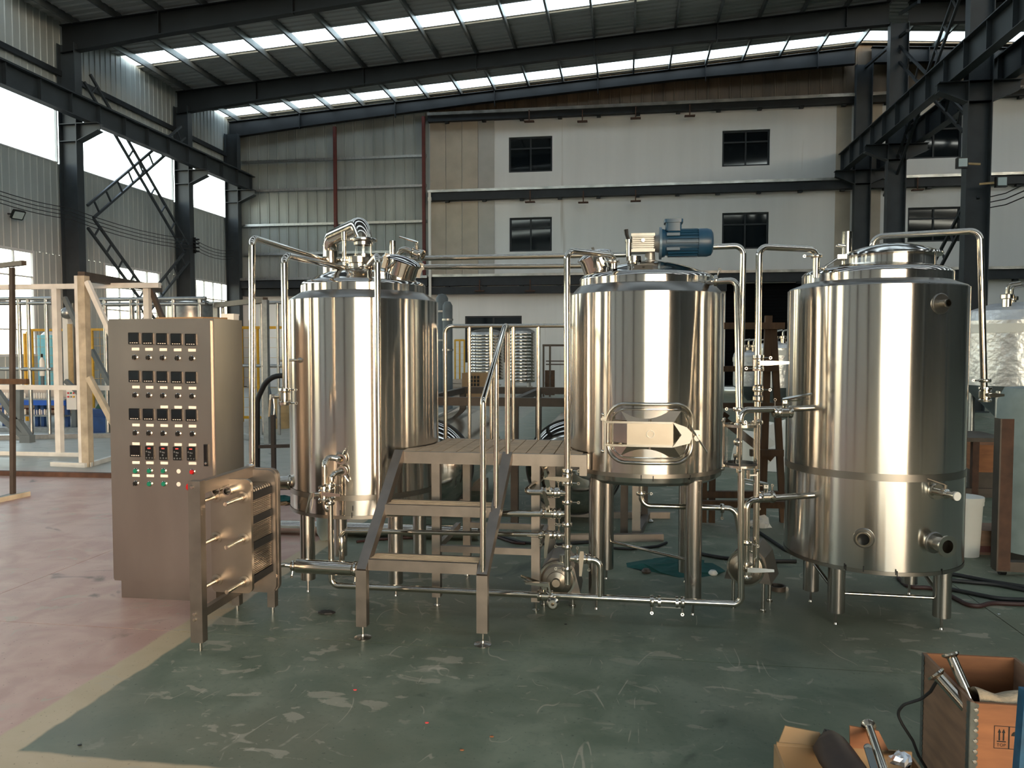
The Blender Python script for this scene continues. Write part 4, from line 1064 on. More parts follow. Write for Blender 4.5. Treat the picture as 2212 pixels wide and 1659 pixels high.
# ---- glass cylinder (grant) ---------------------------------------------------
gc = P(1600, 970, YG); gr_ = (P(1641, 970, YG).x - P(1559, 970, YG).x) / 2
zt, zb_ = P(1600, 924, YG - gr_).z, P(1600, 1008, YG - gr_).z
t = thing('glass_cylinder', 'clear glass cylinder with float ball between two steel rings', 'sight glass', (gc.x, YG, zb_))
ob('glass', MB().lathe([(gr_ - .02, zb_), (gr_ - .02, zt)], (gc.x, YG, 0), Z3, 36), CLEAR, t)
ob('bottom_plate', MB().cyl((gc.x, YG, zb_ - .012), (gc.x, YG, zb_), gr_ - .004, n=36), FIT, t)
ob('top_plate', MB().ring((gc.x, YG, zt), Z3, .012, gr_ - .004, .012, 36), CLEAR, t)
ob('top_ring', MB().ring((gc.x, YG, zt - .002), Z3, gr_ - .03, gr_ - .002, .015, 36), FIT, t)
ob('bottom_gasket', MB().ring((gc.x, YG, zb_), Z3, gr_ - .032, gr_ - .012, .010, 36), GASKET, t)
for k in range(6):
    an = PI / 3 * k + .35
    q = V((gc.x + math.cos(an) * (gr_ + .004), YG + math.sin(an) * (gr_ + .004), 0))
    rd = ob('tie_rod', MB().cyl((q.x, q.y, zb_ - .025), (q.x, q.y, zt + .03), .0045, n=8), FIT, t)
    ob('cap_nut', MB().ball((q.x, q.y, zt + .032), .010, 8, 6).ball((q.x, q.y, zb_ - .025), .010, 8, 6), FIT, rd)
fb = P(1594, 955, YG)
ob('float_ball', MB().ball(fb, .024, 18, 12), FIT, t)
ob('float_stem', MB().cyl(fb - Z3 * .10, fb + Z3 * .10, .005, n=8), FIT, t)
ob('overflow_stub', MB().lathe([(.007, 0), (.007, .04), (.011, .045), (.011, .065), (0, .07)], P(1588, 1005, YG - .03), Z3, 12), FIT, t)
ob('bottom_nozzle', MB().cyl((gc.x, YG, zb_ - .05), (gc.x, YG, zb_ - .01), .024, n=18), FIT, t)
lv = P(1628, 1027, YG - .02)
ob('drain_lever', MB().bar(lv + V((-.03, 0, .0)), lv + V((.02, 0, .004)), .014, .008).cyl(lv + V((-.03, 0, -.02)), lv + V((-.03, 0, .03)), .01, n=8), FIT, t)

# ---- pumps --------------------------------------------------------------------
def pump(x, y, zc, lab, yaw=0.0, s=1.0):
    t = thing('pump', lab, 'pump', (x, y, 0), 'centrifugal pumps')
    Rz = Matrix.Rotation(yaw, 3, 'Z'); O = V((x, y, zc))
    f = Rz @ V((0, -1, 0)); u = Rz @ V((1, 0, 0))
    ob('casing', MB().lathe([(0, -.02), (.100 * s, -.02), (.105 * s, 0), (.105 * s, .018), (.096 * s, .022), (.096 * s, .03), (.088 * s, .036), (.088 * s, .042), (.06 * s, .055), (.058 * s, .062), (.026 * s, .075), (.024 * s, .10), (0, .10)], O, f, 36), PLATE, t)
    ob('clamp_band', MB().ring(O + f * .006, f, .100 * s, .112 * s, .018, 36), FIT, t)
    poly = [(-.14, -.10), (-.10, .055), (-.045, .115), (.045, .115), (.10, .055), (.14, -.10)]
    ob('motor_shroud', MB().prism([(a * s, b * s) for a, b in poly], O - f * .31, u, Z3, f * .27), FRAME, t, True)
    for sx in (-1, 1):
        for q in (.06, .28):
            p = O + u * sx * .09 * s - f * q; ob('leg', MB().cyl((p.x, p.y, 0.012), (p.x, p.y, zc - .09 * s), .012, n=10).cyl((p.x, p.y, 0), (p.x, p.y, .014), .02, n=10), FIT, t)
    ob('outlet_neck', MB().cyl(O + u * .03 * s + Z3 * .07 * s, O + u * .03 * s + Z3 * .15 * s, .020, n=14), FIT, t)
    return t
pc = P(1204, 1250, 4.66)
pump(pc.x, 4.66, pc.z, 'centrifugal pump behind the valves at the foot of the platform')
pc2 = P(1612, 1225, 4.78)
pump(pc2.x, 4.78, pc2.z, 'centrifugal pump standing between the middle and the right tank', -.35)
# steel tube filter joining the heat exchanger
a, b = P(642, 1222, 4.42), P(762, 1229, 4.42)
t = thing('tube_filter', 'thick short steel tube filter lying right of the heat exchanger', 'filter', (a.x, a.y, a.z))
ob('body', MB().lathe([(.018, -.03), (.03, -.012), (.043, 0), (.043, (b - a).length), (.03, (b - a).length + .012)], a, (b - a).normalized(), 26), PIPE, t)
e = P(585, 1228, 4.36)
ob('inlet_pipe', MB().tube([e, e + V((.03, 0, .02)), P(615, 1220, 4.40), P(634, 1222, 4.42)], .014, 12, .03), PIPE, t)
clampring(P(634, 1222, 4.42), (1, 0, 0), .02, t, (-.1, -.2, -1)); clampring(P(768, 1229, 4.42), (1, 0, 0), .03, t, (0, -.2, -1))

# ================================================================ PLATFORM, STAIRS, CABINET, HEAT EXCHANGER
PT = .972
t = thing('work_platform', 'satin steel work platform with two-step stairs and handrails between the tanks', 'platform', (-.8, 4.6, 0))
AC1, RC1, AC2, RC2 = A1, .522, A2, .507
YF0, YB0 = 4.605, 5.30
n = 13; x0, x1 = -1.375, -.25
def yend(x):
    y = YB0
    for (ax, ay), r in ((AC1, RC1), (AC2, RC2)):
        if abs(x - ax) < r: y = min(y, ay - math.sqrt(r * r - (x - ax) ** 2))
    return max(y, YF0 + .02)
for k in range(n):
    a = x0 + (x1 - x0) * k / n + .0035; b = x0 + (x1 - x0) * (k + 1) / n - .0035
    poly = [(a, YF0), (b, YF0)] + [(b + (a - b) * q / 6, yend(b + (a - b) * q / 6)) for q in range(7)]
    ob('deck_plank', MB().prism(poly, (0, 0, PT - .012), (1, 0, 0), (0, 1, 0), (0, 0, .012)), DUSTY, t, True)
ob('front_beam', MB().box((-1.40, 4.575, PT - .072), (-.225, 4.604, PT)), FRAME, t, True)
ob('back_beam', MB().box((-1.27, 5.305, PT - .06), (-.40, 5.335, PT)), FRAME, t, True)
ob('side_plate', MB().box((-.27, 4.604, PT - .13), (-.225, 4.66, PT - .002)), FRAME, t, True)
for x, y in ((-1.157, 4.625), (-.535, 4.625), (-1.10, 5.28), (-.50, 5.28)):
    l = ob('post', MB().box((x - .026, y - .025, .06), (x + .026, y + .025, PT - .06)), FRAME, t, True)
    ob('foot_bolt', MB().cyl((x, y, .004), (x, y, .065), .007, n=8).cyl((x, y, 0), (x, y, .006), .022, n=12), FIT, l)
ob('cross_bar', MB().box((-1.13, 4.61, .345), (-.56, 4.64, .385)), FRAME, t, True)
for x in (-1.157, -.535): ob('side_bar', MB().box((x - .015, 4.65, .345), (x + .015, 5.255, .385)), FRAME, t, True)
ob('cross_bar', MB().box((-1.08, 5.265, .345), (-.52, 5.295, .385)), FRAME, t, True)
# stairs
st = [((-1.435, 4.04), (-1.378, 4.585)), ((-.757, 4.04), (-.70, 4.585))]
for (xa_, ya_), (xb2, yb2) in st:
    l = ob('stair_leg', MB().box((xa_ - .03, ya_ - .025, .07), (xa_ + .03, ya_ + .025, .385)), FRAME, t, True)
    ob('foot_bolt', MB().cyl((xa_, ya_, .004), (xa_, ya_, .075), .006, n=8), FIT, l)
    ob('foot_pad', MB().lathe([(0, 0), (.048, 0), (.048, .004), (.012, .009), (0, .009)], (xa_, ya_, 0), Z3, 24), LEGM, l)
    ob('stringer', MB().bar((xa_, ya_, .375), (xb2, yb2, PT - .005), .058, .05), FRAME, t, True)
for zt, ya_, yb2, xl, xr in ((.440, 4.045, 4.20, -1.403, -.788), (.700, 4.285, 4.455, -1.382, -.755)):
    tr = ob('tread', MB().box((xl, ya_, zt - .06), (xr, ya_ + .025, zt)), FRAME, t, True)
    for q in range(5):
        y = ya_ + .032 + (yb2 - ya_ - .04) * q / 5
        ob('tread_slat', MB().box((xl, y, zt - .012), (xr, y + (yb2 - ya_ - .04) / 5 - .011, zt)), DUSTY, tr, True)
    for q in range(1, 6):
        x = xl + (xr - xl) * q / 6
        ob('tread_rib', MB().box((x - .004, ya_ + .025, zt - .03), (x + .004, yb2 - .01, zt - .012)), BROWNST, tr, True)
    ob('tread_back', MB().box((xl, yb2 - .012, zt - .05), (xr, yb2, zt)), FRAME, tr, True)
# hand rails
zk, zp = P(1052, 866, 4.07).z, P(1090, 684, 4.57).z
hr = ob('stair_handrail', MB().tube([(-.757, 4.045, .38), (-.757, 4.06, zk), (-.702, 4.57, zp), (-.702, 4.572, PT)], .0165, 14, .045), PIPE, t)
mzz = zk + (zp - zk) * .52
ob('rail_post', MB().cyl((-.73, 4.315, .66), (-.73, 4.325, mzz), .0155, n=14), PIPE, t)
zt = P(1090, 704, 5.31).z
ob('back_handrail', MB().tube([(-1.262, 5.315, PT - .03), (-1.262, 5.315, zt), (-.40, 5.315, zt)], .0145, 14, .05), PIPE, t)
for px_ in (1014, 1061, 1109, 1163):
    x = P(px_, 820, 5.315).x; ob('baluster', MB().cyl((x, 5.315, PT - .02), (x, 5.315, zt), .0125, n=12), PIPE, t)

# ---- control cabinet
YC = 4.46
t = thing('control_cabinet', 'tall brushed steel control cabinet with rows of displays and knobs', 'cabinet', (-2.89, 4.63, 0))
ob('body', MB().box((-3.245, YC, .118), (-2.53, 4.815, 1.795)), CAB, t, True)
ob('plinth', MB().box((-3.215, YC + .025, 0), (-2.56, 4.80, .118)), CAB, t, True)
ob('door', MB().prism(rrect(.695, 1.655, .006, 2), (-2.893, YC, .957), (1, 0, 0), (0, 0, 1), (0, -.014, 0)), CAB, t, True)
YD = YC - .014
def face(px_, py_): return P(px_, py_, YD)
cols = (290.5, 320.5, 351, 382, 413)
def display(px_, py_):
    c = face(px_, py_); s_ = .036
    d = ob('display', MB().prism(rrect(.074, .074, .004, 2), c, (1, 0, 0), (0, 0, 1), (0, -.010, 0)), BLACK, t, True)
    ob('display_window', MB().prism([(-.031, -.018), (.031, -.018), (.031, .031), (-.031, .031)], c + V((0, -.010, 0)), (1, 0, 0), (0, 0, 1), (0, -.0015, 0)), GLOSSBLACK, d, True)
    for k in range(4): ob('display_key', MB().box((c.x - .026 + .015 * k, c.y - .0115, c.z - .030), (c.x - .018 + .015 * k, c.y - .010, c.z - .026)), LABEL, d, True)
for r, y in enumerate((731, 813, 894.5)):
    for k, x in enumerate(cols): display(x + r * .7, y + k * .7)
display(294, 974)
def tag_(px_, py_):
    c = face(px_, py_); ob('name_plate', MB().box((c.x - .025, c.y - .002, c.z - .0085), (c.x + .025, c.y, c.z + .0085)), LABEL, t, True)
for y, xs in ((754, (293, 322, 353, 384, 415)), (836, (294, 323.5, 354, 384, 416)), (879, (355, 385, 416)), (918, (294, 324, 355, 386, 416)), (958.5, (294, 324, 355, 385, 416)), (999, (294, 324, 355, 416)), (1027, (294, 325, 355))):
    for k, x in enumerate(xs): tag_(x, y + k * .6)
def knob(px_, py_, m=BLACK, r=.014, bar=True):
    c = face(px_, py_)
    kb_ = ob('selector_knob' if bar else 'push_button', MB().lathe([(.018, 0), (.018, .004), (.015, .006)], c, (0, -1, 0), 18), FIT, t)
    ob('knob_face' if bar else 'button_face', MB().lathe([(r, .004), (r, .014), (r * .8, .017), (0, .017)], c, (0, -1, 0), 18), m, kb_)
    if bar: ob('knob_grip', MB().box((c.x - .003, c.y - .026, c.z - .013), (c.x + .003, c.y - .016, c.z + .013)), BLACK, kb_, True)
for y, dx in ((772, 0), (853.5, .7), (935, 1.4)):
    for k, x in enumerate((292, 321.5, 352, 384, 415)): knob(x + dx, y + k * .6)
for x in (294, 324, 354): knob(x, 1017, GREENB, .014, False)
knob(416, 1019, REDB, .014, False); knob(294, 1044)
for x in (324, 355): knob(x, 1045, GREENB, .014, False)
for y in (1018, 1046):
    c = face(386, y); ob('blank_plug', MB().lathe([(.014, 0), (.014, .002), (0, .003)], c, (0, -1, 0), 16), LABEL, t)
for k, x in enumerate((325, 355, 385, 415)):
    c = face(x, 978 + k * .6)
    d = ob('speed_drive', MB().prism(rrect(.058, .086, .004, 2), c, (1, 0, 0), (0, 0, 1), (0, -.012, 0)), BLACK, t, True)
    ob('drive_label', MB().box((c.x - .011, c.y - .0135, c.z + .026), (c.x + .009, c.y - .012, c.z + .034)), REDLAB, d, True)
    for q, (bx, bz) in enumerate(((-.018, .010), (-.004, .006), (.006, .004), (-.004, -.012), (-.019, -.031), (0, -.031), (.019, -.031))):
        ob('drive_key', MB().lathe([(.0055, .012), (.0045, .0145), (0, .0145)], (c.x + bx, c.y, c.z + bz), (0, -1, 0), 10), GALV, d)
c = face(417, 1048)
e = ob('emergency_plate', MB().lathe([(.034, 0), (.034, .003), (0, .003)], c, (0, -1, 0), 24), YEL, t)
ob('emergency_button', MB().lathe([(.012, 0), (.012, .022), (.021, .026), (.023, .036), (.016, .044), (0, .046)], c + V((-.006, 0, -.006)), (0, -1, 0), 22), REDB, e)
c = face(447, 983)
l = ob('door_lock', MB().box((c.x - .014, c.y - .014, c.z - .068), (c.x + .014, c.y, c.z + .068)), BLACK, t, True)
ob('lock_lever', MB().box((c.x - .008, c.y - .020, c.z - .03), (c.x + .008, c.y - .014, c.z + .06)), GLOSSBLACK, l, True)
ob('lock_barrel', MB().lathe([(.008, .014), (.008, .018), (0, .019)], (c.x, c.y, c.z - .05), (0, -1, 0), 14), FIT, l)
a = V((-2.76, 4.62, 1.796))
solo('cardboard_sheet', MB().prism([(-.20, -.10), (.14, -.13), (.19, .08), (-.12, .12)], a, (1, 0, 0), (0, 1, .02), (0, 0, .012)), CARD, 'flat sheet of cardboard lying on top of the control cabinet', 'cardboard', a, None, None, True)
a = P(506, 697, 4.74); a = V((-2.585, 4.76, 1.796))
tb = thing('small_carton', 'small white carton on the rear corner of the control cabinet', 'box', a)
ob('carton_body', MB().box((a.x - .04, a.y - .035, a.z), (a.x + .045, a.y + .035, a.z + .03)), PAPER, tb, True)
ob('carton_lid', MB().box((a.x - .042, a.y - .037, a.z + .03), (a.x + .047, a.y + .037, a.z + .04)), PAPER, tb, True)

# ---- plate heat exchanger
t = thing('heat_exchanger', 'plate heat exchanger with long tie bolts in front of the control cabinet', 'heat exchanger', (-2.22, 4.1, 0))
fx_, zt_ = -2.235, P(422, 1038, 3.74).z
l = ob('front_post', MB().box((fx_ - .034, 3.715, .05), (fx_ + .034, 3.765, zt_)), FRAME, t, True)
ob('foot_bolt', MB().cyl((fx_ + .005, 3.74, 0), (fx_ + .005, 3.74, .055), .012, .010, 10), FIT, l)
for z in (zt_ - .03, .205, .175): ob('post_bolt', MB().lathe([(.011, 0), (.009, .006), (0, .007)], (fx_ - .01, 3.715, z), (0, -1, 0), 10), FIT, l)
ob('top_bar', MB().box((fx_ - .022, 3.765, zt_ - .075), (fx_ + .022, 4.34, zt_ - .01)), FRAME, t, True)
ob('bottom_bar', MB().box((fx_ - .016, 3.765, .17), (fx_ + .016, 4.32, .215)), FRAME, t, True)
pcx, pw = -2.205, .245
ob('pressure_plate', MB().prism(rrect(pw, .65, .032, 5), (pcx, 4.035, .545), (1, 0, 0), (0, 0, 1), (0, .024, 0)), PLATE, t, False, None, 25)
for k in range(9):
    y = 4.07 + k * .027
    ob('heat_plate', MB().prism(rrect(pw - .03, .56, .02, 3), (pcx, y, .53), (1, 0, 0), (0, 0, 1), (0, .016, 0)), PLATE, t, True)
b = MB()
for k in range(46):
    z = .285 + k * .0105; b.box((pcx + pw / 2 - .018, 4.07, z), (pcx + pw / 2 - .010, 4.30, z + .006))
cg = ob('plate_corrugations', b, PLATE, t, True); cg['kind'] = 'stuff'
for z in (.745, .61, .46, .27): ob('gasket_block', MB().box((pcx + pw / 2 - .02, 4.065, z), (pcx + pw / 2 - .004, 4.305, z + .042)), GASKET, t, True)
ob('frame_plate', MB().prism(rrect(.268, .745, .05, 6), (pcx - .002, 4.315, .508), (1, 0, 0), (0, 0, 1), (0, .035, 0)), FRAME, t, False, None, 25)
ob('frame_edge', MB().prism(rrect(.278, .755, .052, 6), (pcx - .002, 4.345, .508), (1, 0, 0), (0, 0, 1), (0, .03, 0)), FRAME, t, False, None, 25)
for z in (.768, .532, .288):
    for x in (pcx - .092, pcx + .075):
        bo = ob('tie_bolt', MB().cyl((x, 3.84, z), (x, 4.40, z), .0115, n=12), FIT, t)
        ob('bolt_nut', MB().lathe([(.034, 4.035 - .002), (.034, 4.035 - .006), (.019, 4.035 - .008), (.019, 4.035 - .034), (.012, 4.035 - .034)], (x, 0, z), (0, 1, 0), 6 if False else 20), PLATE, bo)
        ob('bolt_lug', MB().box((x - .016, 4.345, z - .02), (x + .016, 4.385, z + .02)), FIT, bo, True)
for x in (pcx - .055, pcx + .012):
    nz = ob('port_nozzle', MB().ring((x, 4.036, .812), (0, -1, 0), .020, .026, .062, 24), FIT, t)
    ob('port_bore', MB().cyl((x, 4.03, .812), (x, 4.034, .812), .0215, n=18), BLACK, nz)
sx0, sx1 = P(545, 1265, 4.35).x, P(600, 1265, 4.35).x
ob('stand_beam', MB().box((pcx - .165, 4.33, .135), (pcx + .115, 4.375, .185)), FRAME, t, True)
for x in (-2.345, -2.115):
    l = ob('stand_leg', MB().box((x - .024, 4.33, .04), (x + .024, 4.375, .136)), FRAME, t, True)
    ob('foot_bolt', MB().cyl((x, 4.352, 0), (x, 4.352, .045), .009, n=8), FIT, l)
a = P(544, 1012, 4.42)
solo('crumpled_foil', MB().ball((a.x, 4.40, zt_ - .02), .022, 8, 5, (1.2, 1, .5)), FOIL, 'scrap of silver foil on top of the heat exchanger at the pipe foot', 'foil', (a.x, 4.40, zt_ - .03), None, None, True)
ORD = 'first second third fourth fifth sixth seventh eighth ninth tenth eleventh twelfth thirteenth fourteenth fifteenth sixteenth'.split()

# ================================================================ BACKGROUND AND FLOOR ITEMS
def sq(name, a, b, s, m, t, s2=None): return ob(name, MB().bar(a, b, s, s2 or s), m, t, True)
# ---- white painted rack on the left
t = thing('white_steel_rack', 'chipped white square tube rack left of the control cabinet', 'rack', (-8.0, 10.0, 0))
p1, p2, p3 = PZ(130, 985), PZ(190, 1008), V((-7.0, 12.3, 0))
zt1 = P(130, 622, p1.y).z; zt2 = P(190, 596, p2.y).z
sq('post', p1, V((p1.x, p1.y, zt1)), .085, WHITEP, t); sq('post', p2, V((p2.x, p2.y, zt2)), .105, BEIGEP, t)
sq('post_flange', p2 + V((-.07, -.02, 0)), V((p2.x - .07, p2.y - .02, zt2)), .06, WHITEP, t)
zr = P(130, 619, p1.y).z; zm = P(130, 837, p1.y).z
xr0, xr1 = P(-30, 619, p1.y).x, P(345, 619, p1.y).x
sq('top_rail', (xr0, p1.y, zr), (xr1, p1.y, zr), .075, WHITEP, t); sq('middle_rail', (xr0, p1.y - .03, zm), (P(300, 837, p1.y).x, p1.y - .03, zm), .07, WHITEP, t)
pq = P(318, 620, p1.y + .05); sq('post', V((pq.x, pq.y, 0)), V((pq.x, pq.y, zr - .04)), .085, WHITEP, t)
a = V((p2.x - .03, p2.y, zt2)); e = P(345, 624, 12.6); sq('top_channel', a, e, .09, BROWNST, t, .12)
for (a, b, Y, m_) in (((139, 642), (182, 736), p1.y + .08, GREYSTEEL), ((188, 608), (244, 732), p2.y - .02, WHITEP), ((326, 624), (352, 690), p1.y + .1, BROWNST), ((198, 756), (240, 835), p1.y + .1, GREYSTEEL), ((142, 822), (182, 860), p1.y + .1, GREYSTEEL)):
    sq('brace', P(*a, Y), P(*b, Y), .06, m_, t)
sq('brace', P(192, 815, p2.y - .06), P(262, 945, p2.y - .06), .07, BEIGEP, t)
for a, b, nm in (((112, 1002), (186, 1005), 'base_bar'), ((192, 1004), (255, 985), 'base_bar')):
    sq(nm, PZ(*a, .03), PZ(*b, .03), .06, WHITEP, t)
# brown T stand at the left edge
b0 = PZ(28, 1076)
t = thing('pipe_stand', 'brown steel stand with T-shaped top at the left edge of the floor', 'stand', b0)
Y = b0.y; x = b0.x
sq('post', (x, Y, .03), (P(26, 578, Y).x, Y, P(26, 578, Y).z), .042, BROWNST, t)
sq('top_bar', V((P(-40, 568, Y + .25).x, Y + .25, P(24, 571, Y).z)), V((P(52, 570, Y - .1).x, Y - .1, P(24, 571, Y).z)), .05, BROWNST, t)
sq('arm', V((P(-40, 824, Y).x, Y, P(20, 824, Y).z)), V((P(60, 824, Y).x, Y, P(20, 824, Y).z)), .045, TIMBER, t, .055)
sq('foot', PZ(-60, 1092, .025), PZ(62, 1066, .025), .05, BEIGEP, t); sq('foot', PZ(-60, 1092, .025) + V((0, .35, 0)), PZ(28, 1070, .025), .05, BROWNST, t)
# dark braces at far left
t = thing('brace_stand', 'dark grey slanting steel braces behind the brown stand', 'frame', PZ(60, 940))
for a, b in (((-25, 820), (66, 946)), ((-20, 880), (58, 948)), ((42, 842), (42, 905))): sq('brace', P(*a, 10.9), P(*b, 10.9), .085, GREYSTEEL, t)
sq('foot', P(48, 948, 10.9), P(70, 948, 10.9), .12, GREYSTEEL, t)
# bars on the floor
a, b = PZ(-30, 1021, .03), PZ(250, 1027, .03)
solo('rusty_bar', MB().bar(a, b, .06, .06), RUST, 'long rusty steel bar lying on the floor left of the cabinet', 'bar', (a + b) / 2, None, None, True)
for k, (y0, y1, lab) in enumerate(((927, 929, 'pale steel channel on the floor, farther of two behind the white rack'), (945, 940, 'pale steel channel on the floor, nearer of two behind the white rack'))):
    a, b = PZ(-30, y0, .04), PZ(250, y1, .04)
    solo('steel_channel', MB().bar(a, b, .14, .08), GALV, lab, 'bar', (a + b) / 2, 'steel channels on the floor', None, True)
a, b = PZ(-20, 978, .03), PZ(172, 982, .03)
solo('white_bar', MB().bar(a, b, .06, .06), WHITEP, 'white square bar lying on the floor at the foot of the rack', 'bar', (a + b) / 2, None, None, True)
# stainless tube frames further back
def tubeframe(lab, Y, xs, ylist, r, m, base=True):
    t = thing('tube_skid', lab, 'frame', P(sum(xs) / len(xs), 800, Y) * V((1, 1, 0)) if False else V((P(sum(xs) / len(xs), 800, Y).x, Y, 0)))
    for y in ylist:
        z = P(xs[0], y, Y).z; ob('rail', MB().cyl((P(xs[0] - 12, y, Y).x, Y, z), (P(xs[-1] + 12, y, Y).x, Y, z), r, n=10), m, t)
    zt = P(xs[0], ylist[0], Y).z
    for x in xs: ob('post', MB().cyl((P(x, 700, Y).x, Y, 0), (P(x, 700, Y).x, Y, zt), r, n=10), m, t)
    return t
tubeframe('stainless tube frame crossing behind the white rack', 12.5, [-20, 42, 62, 101], [646, 656, 797], .035, GALV)
tubeframe('stainless tube frame above the control cabinet, before the windows', 13.2, [228, 285, 300, 343, 376, 433], [647, 658], .04, GALV)
tubeframe('stainless tube rail between the cabinet and the left tank', 13.6, [464, 482, 565, 600], [655, 790], .03, GALV)
Y = 12.3; t = thing('square_rack', 'dark square tube frame standing behind the tall outer pipe', 'frame', (P(570, 900, Y).x, Y, 0))
zt = P(572, 648, Y).z
pA, pB, pC = V((P(468, 700, Y + 1.3).x, Y + 1.3, 0)), V((P(574, 700, Y).x, Y, 0)), V((P(598, 700, Y + 2.4).x, Y + 2.4, 0))
for q in (pA, pB): sq('post', q, q + V((0, 0, zt)), .09, GALV, t)
sq('top_bar', pA + V((0, 0, zt)), pB + V((0, 0, zt)), .09, BROWNST, t); sq('bottom_bar', pA + V((0, 0, .05)), pB + V((0, 0, .05)), .09, GALV, t)
sq('brace', P(577, 835, Y), P(592, 905, Y), .07, GREYSTEEL, t)
# round tank top seen over the cabinet
c = V((P(412, 690, 15.0).x, 15.0, 0)); r = P(458, 690, 15.0).x - P(412, 690, 15.0).x
t = thing('distant_tank', 'squat steel tank showing just over the control cabinet', 'tank', c)
ob('shell', MB().lathe([(r, .4), (r, P(412, 655, 15.0).z)], c, Z3, 40), GALV, t); zz = P(412, 655, 15.0).z
ob('lid', MB().lathe([(r * 1.03, zz - .05), (r * 1.03, zz), (r * .6, zz + .08), (0, zz + .11)], c, Z3, 40), DOME, t)
for a in range(4): q = c + V((math.cos(a * PI / 2 + .6) * r * .8, math.sin(a * PI / 2 + .6) * r * .8, 0)); ob('leg', MB().cyl(q, q + V((0, 0, .42)), .05, n=10), GALV, t)
# yellow mesh fences
def fence(lab, Y, x0, x1, ytop, ybot, posts):
    a, b = P(x0, ytop, Y), P(x1, ytop, Y); z0 = max(.1, P(x0, ybot, Y).z)
    t = thing('mesh_fence', lab, 'fence', ((a.x + b.x) / 2, Y, 0), 'yellow mesh fences')
    for z, nm in ((a.z, 'top_rail'), (z0, 'bottom_rail')): sq(nm, (a.x, Y, z), (b.x, Y, z), .06, YELP, t)
    for px_ in posts: x = P(px_, 760, Y).x; sq('fence_post', (x, Y, 0), (x, Y, a.z + .02), .045, YELP, t)
    m = MB(); n = int((b.x - a.x) / .2)
    for k in range(1, n): x = a.x + (b.x - a.x) * k / n; m.box((x - .003, Y - .003, z0), (x + .003, Y + .003, a.z))
    n = int((a.z - z0) / .2)
    for k in range(1, n): z = z0 + (a.z - z0) * k / n; m.box((a.x, Y - .009, z - .003), (b.x, Y - .003, z + .003))
    q = ob('wire_mesh', m, YELP, t, True); q['kind'] = 'stuff'
fence('yellow mesh fence by the cyan tank and the low window', 17.5, 68, 160, 713, 840, [70, 158])
fence('yellow mesh fence hidden half by the control cabinet', 17.8, 198, 250, 712, 835, [200, 248])
fence('yellow mesh fence between the cabinet and the left tank', 16.0, 505, 640, 708, 905, [522, 557, 620])
fence('yellow narrow mesh gate beside the stacked sacks', 24.5, 983, 1003, 735, 848, [983, 993, 1003])
sq_ = PX(52, 770, -13.5)
for k, (px_, y0, lab) in enumerate(((53, 720, 'loose yellow post left of the yellow mesh fence, outer one'), (59, 716, 'loose yellow post left of the yellow mesh fence, inner one'))):
    q = P(px_, y0, 15.5); solo('yellow_post', MB().bar((q.x, 15.5, 0), (q.x, 15.5, q.z), .045, .045), YELP, lab, 'post', (q.x, 15.5, 0), None, None, True)
# machine with blue beam
Y = 14.3; x0, x1 = P(-40, 870, Y).x, P(141, 870, Y).x
t = thing('blue_bench', 'long blue beamed bench carrying rows of small white jars', 'bench', ((x0 + x1) / 2, Y, 0))
za, zb_ = P(60, 864, Y).z, P(60, 875, Y).z
sq('blue_beam', (x0, Y, (za + zb_) / 2), (x1, Y, (za + zb_) / 2), .05, BLUEP, t, za - zb_)
ob('shelf', MB().box((x0, Y - .02, za), (x1, Y + .5, za + .03)), GALV, t, True)
zs = P(60, 896, Y).z; ob('lower_shelf', MB().box((x0, Y - .05, zs - .03), (x1, Y + .5, zs)), GALV, t, True)
for px_ in (2, 73, 86, 138): x = P(px_, 890, Y).x; sq('leg', (x, Y + .1, 0), (x, Y + .1, za), .07, DBLUE, t)
ob('back_panel', MB().box((x0, Y + .5, zs), (x1, Y + .53, P(60, 840, Y).z)), SACK, t, True)
for row, (z, ys, m_) in enumerate(((za + .03, 850, WPLAST), (zs, 887, WPLAST))):
    proto = None
    for k in range(16):
        px_ = 4 + k * 5.4 + (10 if k > 8 else 0); x = P(px_, 860, Y).x
        if proto is None:
            proto = solo('white_jar', MB().lathe([(.018, 0), (.022, .04), (.020, .09), (.012, .115), (0, .12)], (x, Y + .08, z), Z3, 10), m_, 'small white jar in the %s row on the blue bench, first from the left' % ('upper', 'lower')[row], 'jar', (x, Y + .08, z), 'jars in the %s row' % ('upper', 'lower')[row])
            px0 = x
        else:
            c = proto.copy(); col.objects.link(c); c.location.x = x; c['label'] = 'small white jar in the %s row on the blue bench, %s from the left' % (('upper', 'lower')[row], ORD[k])
    if row: sq('red_strip', (x0, Y + .3, zs + .10), (x1 - .5, Y + .3, zs + .10), .03, REDOX, t)
a, b = P(143, 841, 14.0), P(165, 885, 14.0)
t = thing('switch_box', 'pale grey switch box with six small coloured buttons', 'box', ((a.x + b.x) / 2, 14.0, 0))
ob('box_body', MB().box((a.x, 14.0, b.z), (b.x, 14.15, a.z)), WPLAST, t, True)
for k in range(6):
    q = P(148 + 6 * (k % 3), 849 + 8 * (k // 3), 14.0); ob('button', MB().cyl((q.x, 14.0, q.z), (q.x, 13.98, q.z), .018, n=10), (REDB, GREENB, REDB, REDLAB, GALV, YEL)[k], t)
ob('box_post', MB().box(((a.x + b.x) / 2 - .05, 14.05, 0), ((a.x + b.x) / 2 + .05, 14.12, b.z)), GREYSTEEL, t, True)
a, b = P(178, 884, 13.6), P(262, 926, 13.6)
t = thing('blue_machine_base', 'dark blue machine base left of the control cabinet', 'machine', ((a.x + b.x) / 2, 13.6, 0))
ob('base', MB().box((a.x, 13.6, 0), (b.x, 14.3, a.z)), DBLUE, t, True); ob('step', MB().box((a.x + .2, 13.4, 0), (b.x, 13.6, .3)), DBLUE, t, True)
